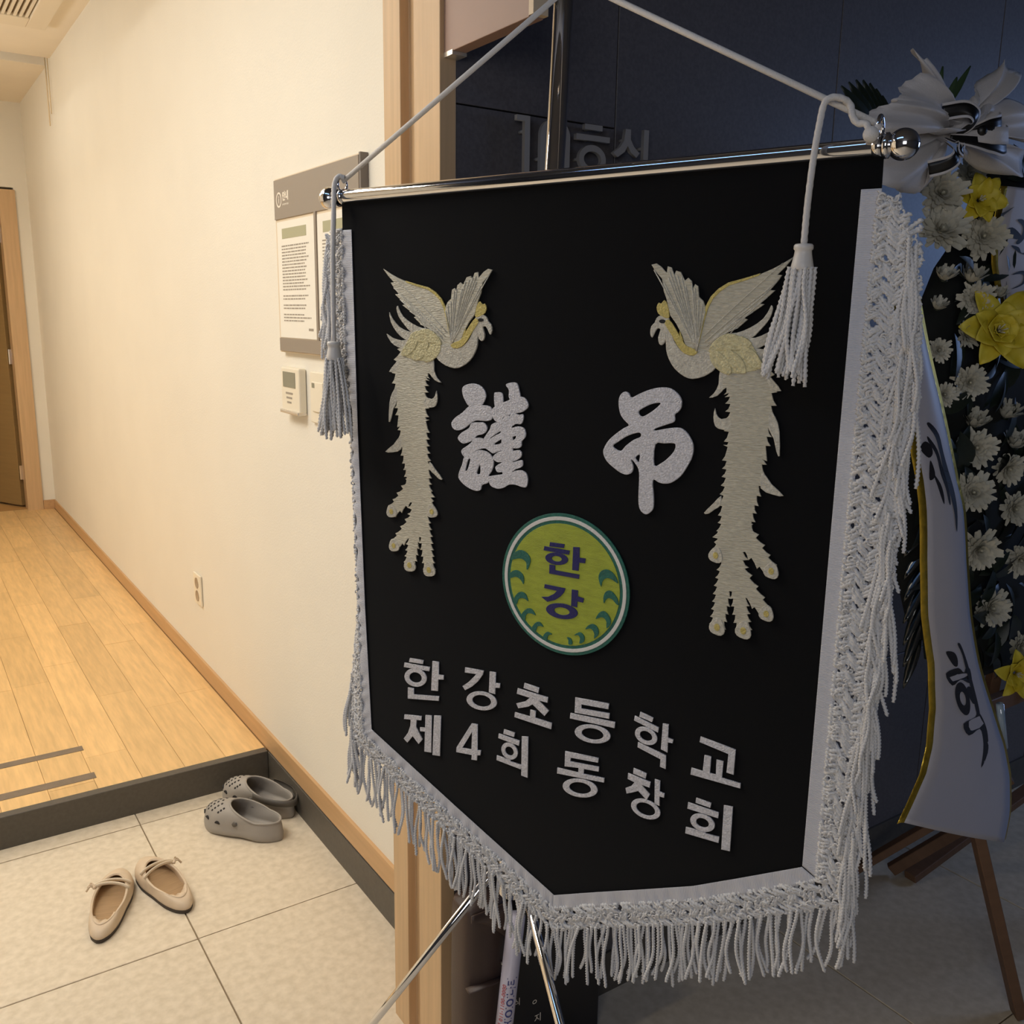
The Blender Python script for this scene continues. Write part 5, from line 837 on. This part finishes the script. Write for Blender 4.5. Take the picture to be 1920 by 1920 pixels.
# foliage: dense backing pad plus individual leaves
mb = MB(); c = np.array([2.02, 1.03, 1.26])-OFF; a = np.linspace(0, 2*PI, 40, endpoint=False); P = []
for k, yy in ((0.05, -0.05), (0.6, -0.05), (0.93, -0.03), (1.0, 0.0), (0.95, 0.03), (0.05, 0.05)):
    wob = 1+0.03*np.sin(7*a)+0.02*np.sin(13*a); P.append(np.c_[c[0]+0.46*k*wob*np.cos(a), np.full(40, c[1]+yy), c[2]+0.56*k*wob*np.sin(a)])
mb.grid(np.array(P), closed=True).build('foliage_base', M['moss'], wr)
def leaf_mesh(k, wr_=0.2, bend_=0.5):
    t = np.linspace(0, 1, 7); w_ = wr_*np.sin(PI*t**0.8)**0.9+0.002; ang = 0.3-bend_*t; x = np.r_[0, np.cumsum(np.cos(ang[:-1])/6)]; z = np.r_[0, np.cumsum(np.sin(ang[:-1])/6)]
    me = MB().grid(np.array([np.c_[x, s*w_, z+abs(s)*w_*.25] for s in (-1, 0, 1)])).mesh('leaf_%d' % k); me.materials.append(M['leaf']); return me
LM = [leaf_mesh(0, .16, .6), leaf_mesh(1, .12, .9), leaf_mesh(2, .2, .4)]
for i in range(230):
    rr = math.sqrt(rng.uniform(0.02, 1.0)); a = rng.uniform(0, 2*PI) if i < 110 else rng.uniform(PI*0.6, PI*1.45)
    p = np.array([2.02+0.45*rr*math.cos(a), 0.975+rng.uniform(-0.01, 0.03), 1.26+0.56*rr*math.sin(a)])
    o = bpy.data.objects.new('leaf', LM[i % 3]); COL.objects.link(o); o.parent = wr; o.location = p-OFF
    o.rotation_euler = (rng.uniform(-.6, .6)+PI/2*0.9, rng.uniform(-PI, PI), rng.uniform(-.4, .4)); sc = rng.uniform(0.06, 0.11); o.scale = (sc,)*3
# palm fan behind the bow, frond with glossy leaflets, green twigs
def blade(p, q, wd, name, mat, sag=0.0, FACE=FACE):
    p, q = np.array(p)-OFF, np.array(q)-OFF; t = np.linspace(0, 1, 7)[:, None]; c = p+(q-p)*t+np.array([0, 0, -sag])*(t*t); w_ = wd*np.sin(PI*(0.1+0.87*t[:, 0]**0.9))+0.0005
    d = (q-p)/np.linalg.norm(q-p); n = np.cross(d, FACE); n /= np.linalg.norm(n)
    o = MB().grid(np.array([c+n*(s*w_)[:, None]-FACE*(abs(s)*w_*-.35)[:, None]+FACE*0 for s in (-1, 0, 1)])).build(name, mat, wr); return solid(o, 0.0006)
for k in range(7): blade((1.372+0.006*k, 1.0, 1.775), (1.285+0.0175*k, 1.005, 1.828+0.016*math.sin(k/6*PI)), 0.0085, 'palm_blade', M['leaf'])
for k in range(7):
    z0 = 1.090-0.040*k; p = np.array([1.650+0.002*k, 1.0, z0]); q = np.array([1.555+0.008*k, 0.985, z0-0.012-0.006*k])
    NL = np.array([-0.84, -0.36, 0.42]); NL /= np.linalg.norm(NL); q = q-NL*((q-p) @ NL)*1.0; q = p+(q-p)*1.5     # leaflets hang with their upper faces turned to the corridor lamp
    blade(p, q, 0.0095, 'palm_leaflet', M['gloss'], 0.0, NL)
MB().tube(cr([np.array(p)-OFF for p in [(1.66, 1.005, 1.13), (1.66, 1.005, 0.95), (1.70, 1.005, 0.80)]]), 0.004, 6).build('palm_rib', M['leaf'], wr)
M['twig'] = mk('green_twig', (52, 74, 44), 0.6)
for p, q in (((1.452, 0.95, 1.80), (1.463, 0.95, 1.872)), ((1.48, 0.95, 1.81), (1.540, 0.95, 1.884)), ((1.485, 0.95, 1.82), (1.505, 0.95, 1.862))):
    blade(p, q, 0.0055, 'twig', M['twig'])
# sash ribbons with gold edges and brush lettering
def wave(z, ph): return 0.010*np.sin(z*9+ph)
def sash(rows, y0, ph, name, strokes, label, curl):
    A = np.array(rows); n = len(A); tt = np.arange(n); T = np.linspace(0, n-1, 60)
    I = np.stack([np.interp(T, tt, A[:, k]) for k in range(4)], 1); ker = np.ones(5)/5
    for k in range(4): pad = np.r_[np.repeat(I[0, k], 2), I[:, k], np.repeat(I[-1, k], 2)]; I[:, k] = np.convolve(pad, ker, 'valid') if False else I[:, k]
    us = np.linspace(0, 1, 9); P = []
    for u in us:
        x = I[:, 0]+(I[:, 2]-I[:, 0])*u; z = I[:, 1]+(I[:, 3]-I[:, 1])*u; y = y0+wave(z, ph)-0.010*np.sin(u*PI)
        P.append(np.c_[x, y, z]-OFF)
    body = solid(MB().grid(np.array(P)).build(name, M['sat'], wr), 0.0006); body['label'] = label
    for s in (0, 1):
        Q = []
        for e in (0.0, 0.4, 1.0):
            ed = P[0] if s == 0 else P[-1]; Q.append(ed+np.array([(-0.0145 if s == 0 else 0.0145)*e, 0.004*e*(1 if curl else 1), 0])+np.array([0, 0.002*math.sin(e*3), 0]))
        solid(MB().grid(np.array(Q)).build('gold_edge', M['foil'], body), 0.0005)
    def surf(loop):
        L = np.asarray(loop); z = L[:, 1]; xl = np.interp(-z, -I[:, 1], I[:, 0]); xr = np.interp(-z, -I[:, 3], I[:, 2]); u = np.clip((L[:, 0]-xl)/(xr-xl+1e-6), 0, 1)
        return y0+wave(z, ph)-0.010*np.sin(u*PI)
    for loops in strokes:
        mb = MB()
        me = shape_mesh('t', [smooth_loop(L, 3) for L in loops], 0.0, 0.0); v = np.array([q.co[:] for q in me.vertices]); yy = surf(v[:, :2])-0.0012
        mb.add(np.c_[v[:, 0], yy, v[:, 1]]-OFF, [q.vertices for q in me.polygons]); bpy.data.meshes.remove(me)
        mb.build('brush_stroke', M['ink2'], body, smooth=False)
sash(SASH, 0.86, 0.4, 'sash_ribbon', [[L] for L in CAL1]+[[L] for L in CAL2]+[CAL2R], 'long white ribbon with gold edges and black brush lettering', True)
sash(SASH2, 0.965, 1.4, 'sash_ribbon', [[L] for L in CAL3], 'second white ribbon with gold edge and black brush lettering at the right', True)
# large fabric bow: fluted panels radiating from the knot
kn = np.array(KNOT[0])
bowk = MB().lathe(ball(0.016, 12), c=np.array([kn[0], 0.885, kn[1]])-OFF).build('bow', M['bowf'], wr); bowk['label'] = 'big white fabric bow with scalloped edges'
for i, (k, L) in enumerate(BOWP.items()):
    L = smooth_loop(L, 4); n = len(L); P = []; aa = np.arange(n)
    scal = 0.0022*np.sin(aa*2.2)*(1 if k in ('P2', 'P5', 'P3') else .4)
    for t in np.linspace(0.02, 1, 9):
        q = kn+(L-kn)*t; dirn = (L-kn)/(np.linalg.norm(L-kn, axis=1)[:, None]+1e-6); q = q+dirn*(scal*t)[:, None]
        y = 0.90-0.045*math.sin(PI*t*0.85)*(0.5+0.3*(i % 3))+0.010*t*np.sin(aa*0.42+i*2)+0.006*i*(0.4)
        P.append(np.c_[q[:, 0], y, q[:, 1]]-OFF)
    solid(MB().grid(np.array(P), closed=True).build('bow_loop', M['bowf'], bowk), 0.0008)
rib = MB().lathe(ball(0.010, 10), c=np.array([kn[0]+0.005, 0.850, kn[1]-0.004])-OFF).build('mourning_ribbon', M['blk'], wr); rib['label'] = 'small black and white ribbon knotted on the white bow'
for i, (k, L) in enumerate(STR.items()):
    c = cr(L, 8); n = len(c); t = np.linspace(0, 1, n); T_ = np.gradient(c, axis=0); T_ /= np.linalg.norm(T_, axis=1)[:, None]; N_ = np.c_[-T_[:, 1], T_[:, 0]]; hw = (0.0125 if k != 's6' else 0.009)*np.clip(0.45+t*1.6, 0, 1)
    lanes = (-1, -.68, .68, 1) if k != 's5' else (-1, 1)
    for a in range(len(lanes)-1):
        P = [np.c_[c[:, 0]+N_[:, 0]*hw*l, 0.868-0.03*np.sin(PI*t)-0.004*i*.3+0*t, c[:, 1]+N_[:, 1]*hw*l]-OFF for l in np.linspace(lanes[a], lanes[a+1], 4)]
        white = (k == 's5') or a != 1
        solid(MB().grid(np.array(P)).build('ribbon_stripe', M['bowf'] if white else M['blk'], rib), 0.0006)
mb = MB().tube([np.array((1.806, 0.90, 0.715))-OFF, np.array((1.846, 0.90, 0.610))-OFF], 0.0075, 12); mb.build('water_tube', M['plast'], wr)
# easel
def stick(p, q, w_, h_, name='easel_leg'):
    p, q = np.array(p, float)-OFF, np.array(q, float)-OFF; d = q-p; L = np.linalg.norm(d); d /= L; o = MB().box((-w_/2, -h_/2, 0), (w_/2, h_/2, L)).build(name, M['pine'], wr, smooth=False)
    o.location = p; o.rotation_mode = 'QUATERNION'; o.rotation_quaternion = Vector(d).to_track_quat('Z', 'Y'); return bevel(o, 0.0015, 1)
stick((1.898, 0.819, 0.004), (1.704, 0.968, 0.76), 0.035, 0.022)
stick((2.50, 0.819, 0.004), (2.36, 0.968, 0.76), 0.035, 0.022)
stick((2.138, 1.24, 0.016), (2.75, 1.19, 0.175), 0.035, 0.022, 'easel_brace')
stick((2.12, 1.285, 0.020), (2.26, 1.13, 0.215), 0.022, 0.03, 'easel_brace')
stick((2.03, 1.33, 0.03), (2.23, 1.06, 0.36), 0.03, 0.02, 'easel_brace')
stick((2.05, 1.06, 0.35), (2.10, 1.02, 1.6), 0.035, 0.022, 'easel_post')
stick((1.74, 0.975, 0.66), (2.40, 0.975, 0.66), 0.022, 0.035, 'easel_crossbar')
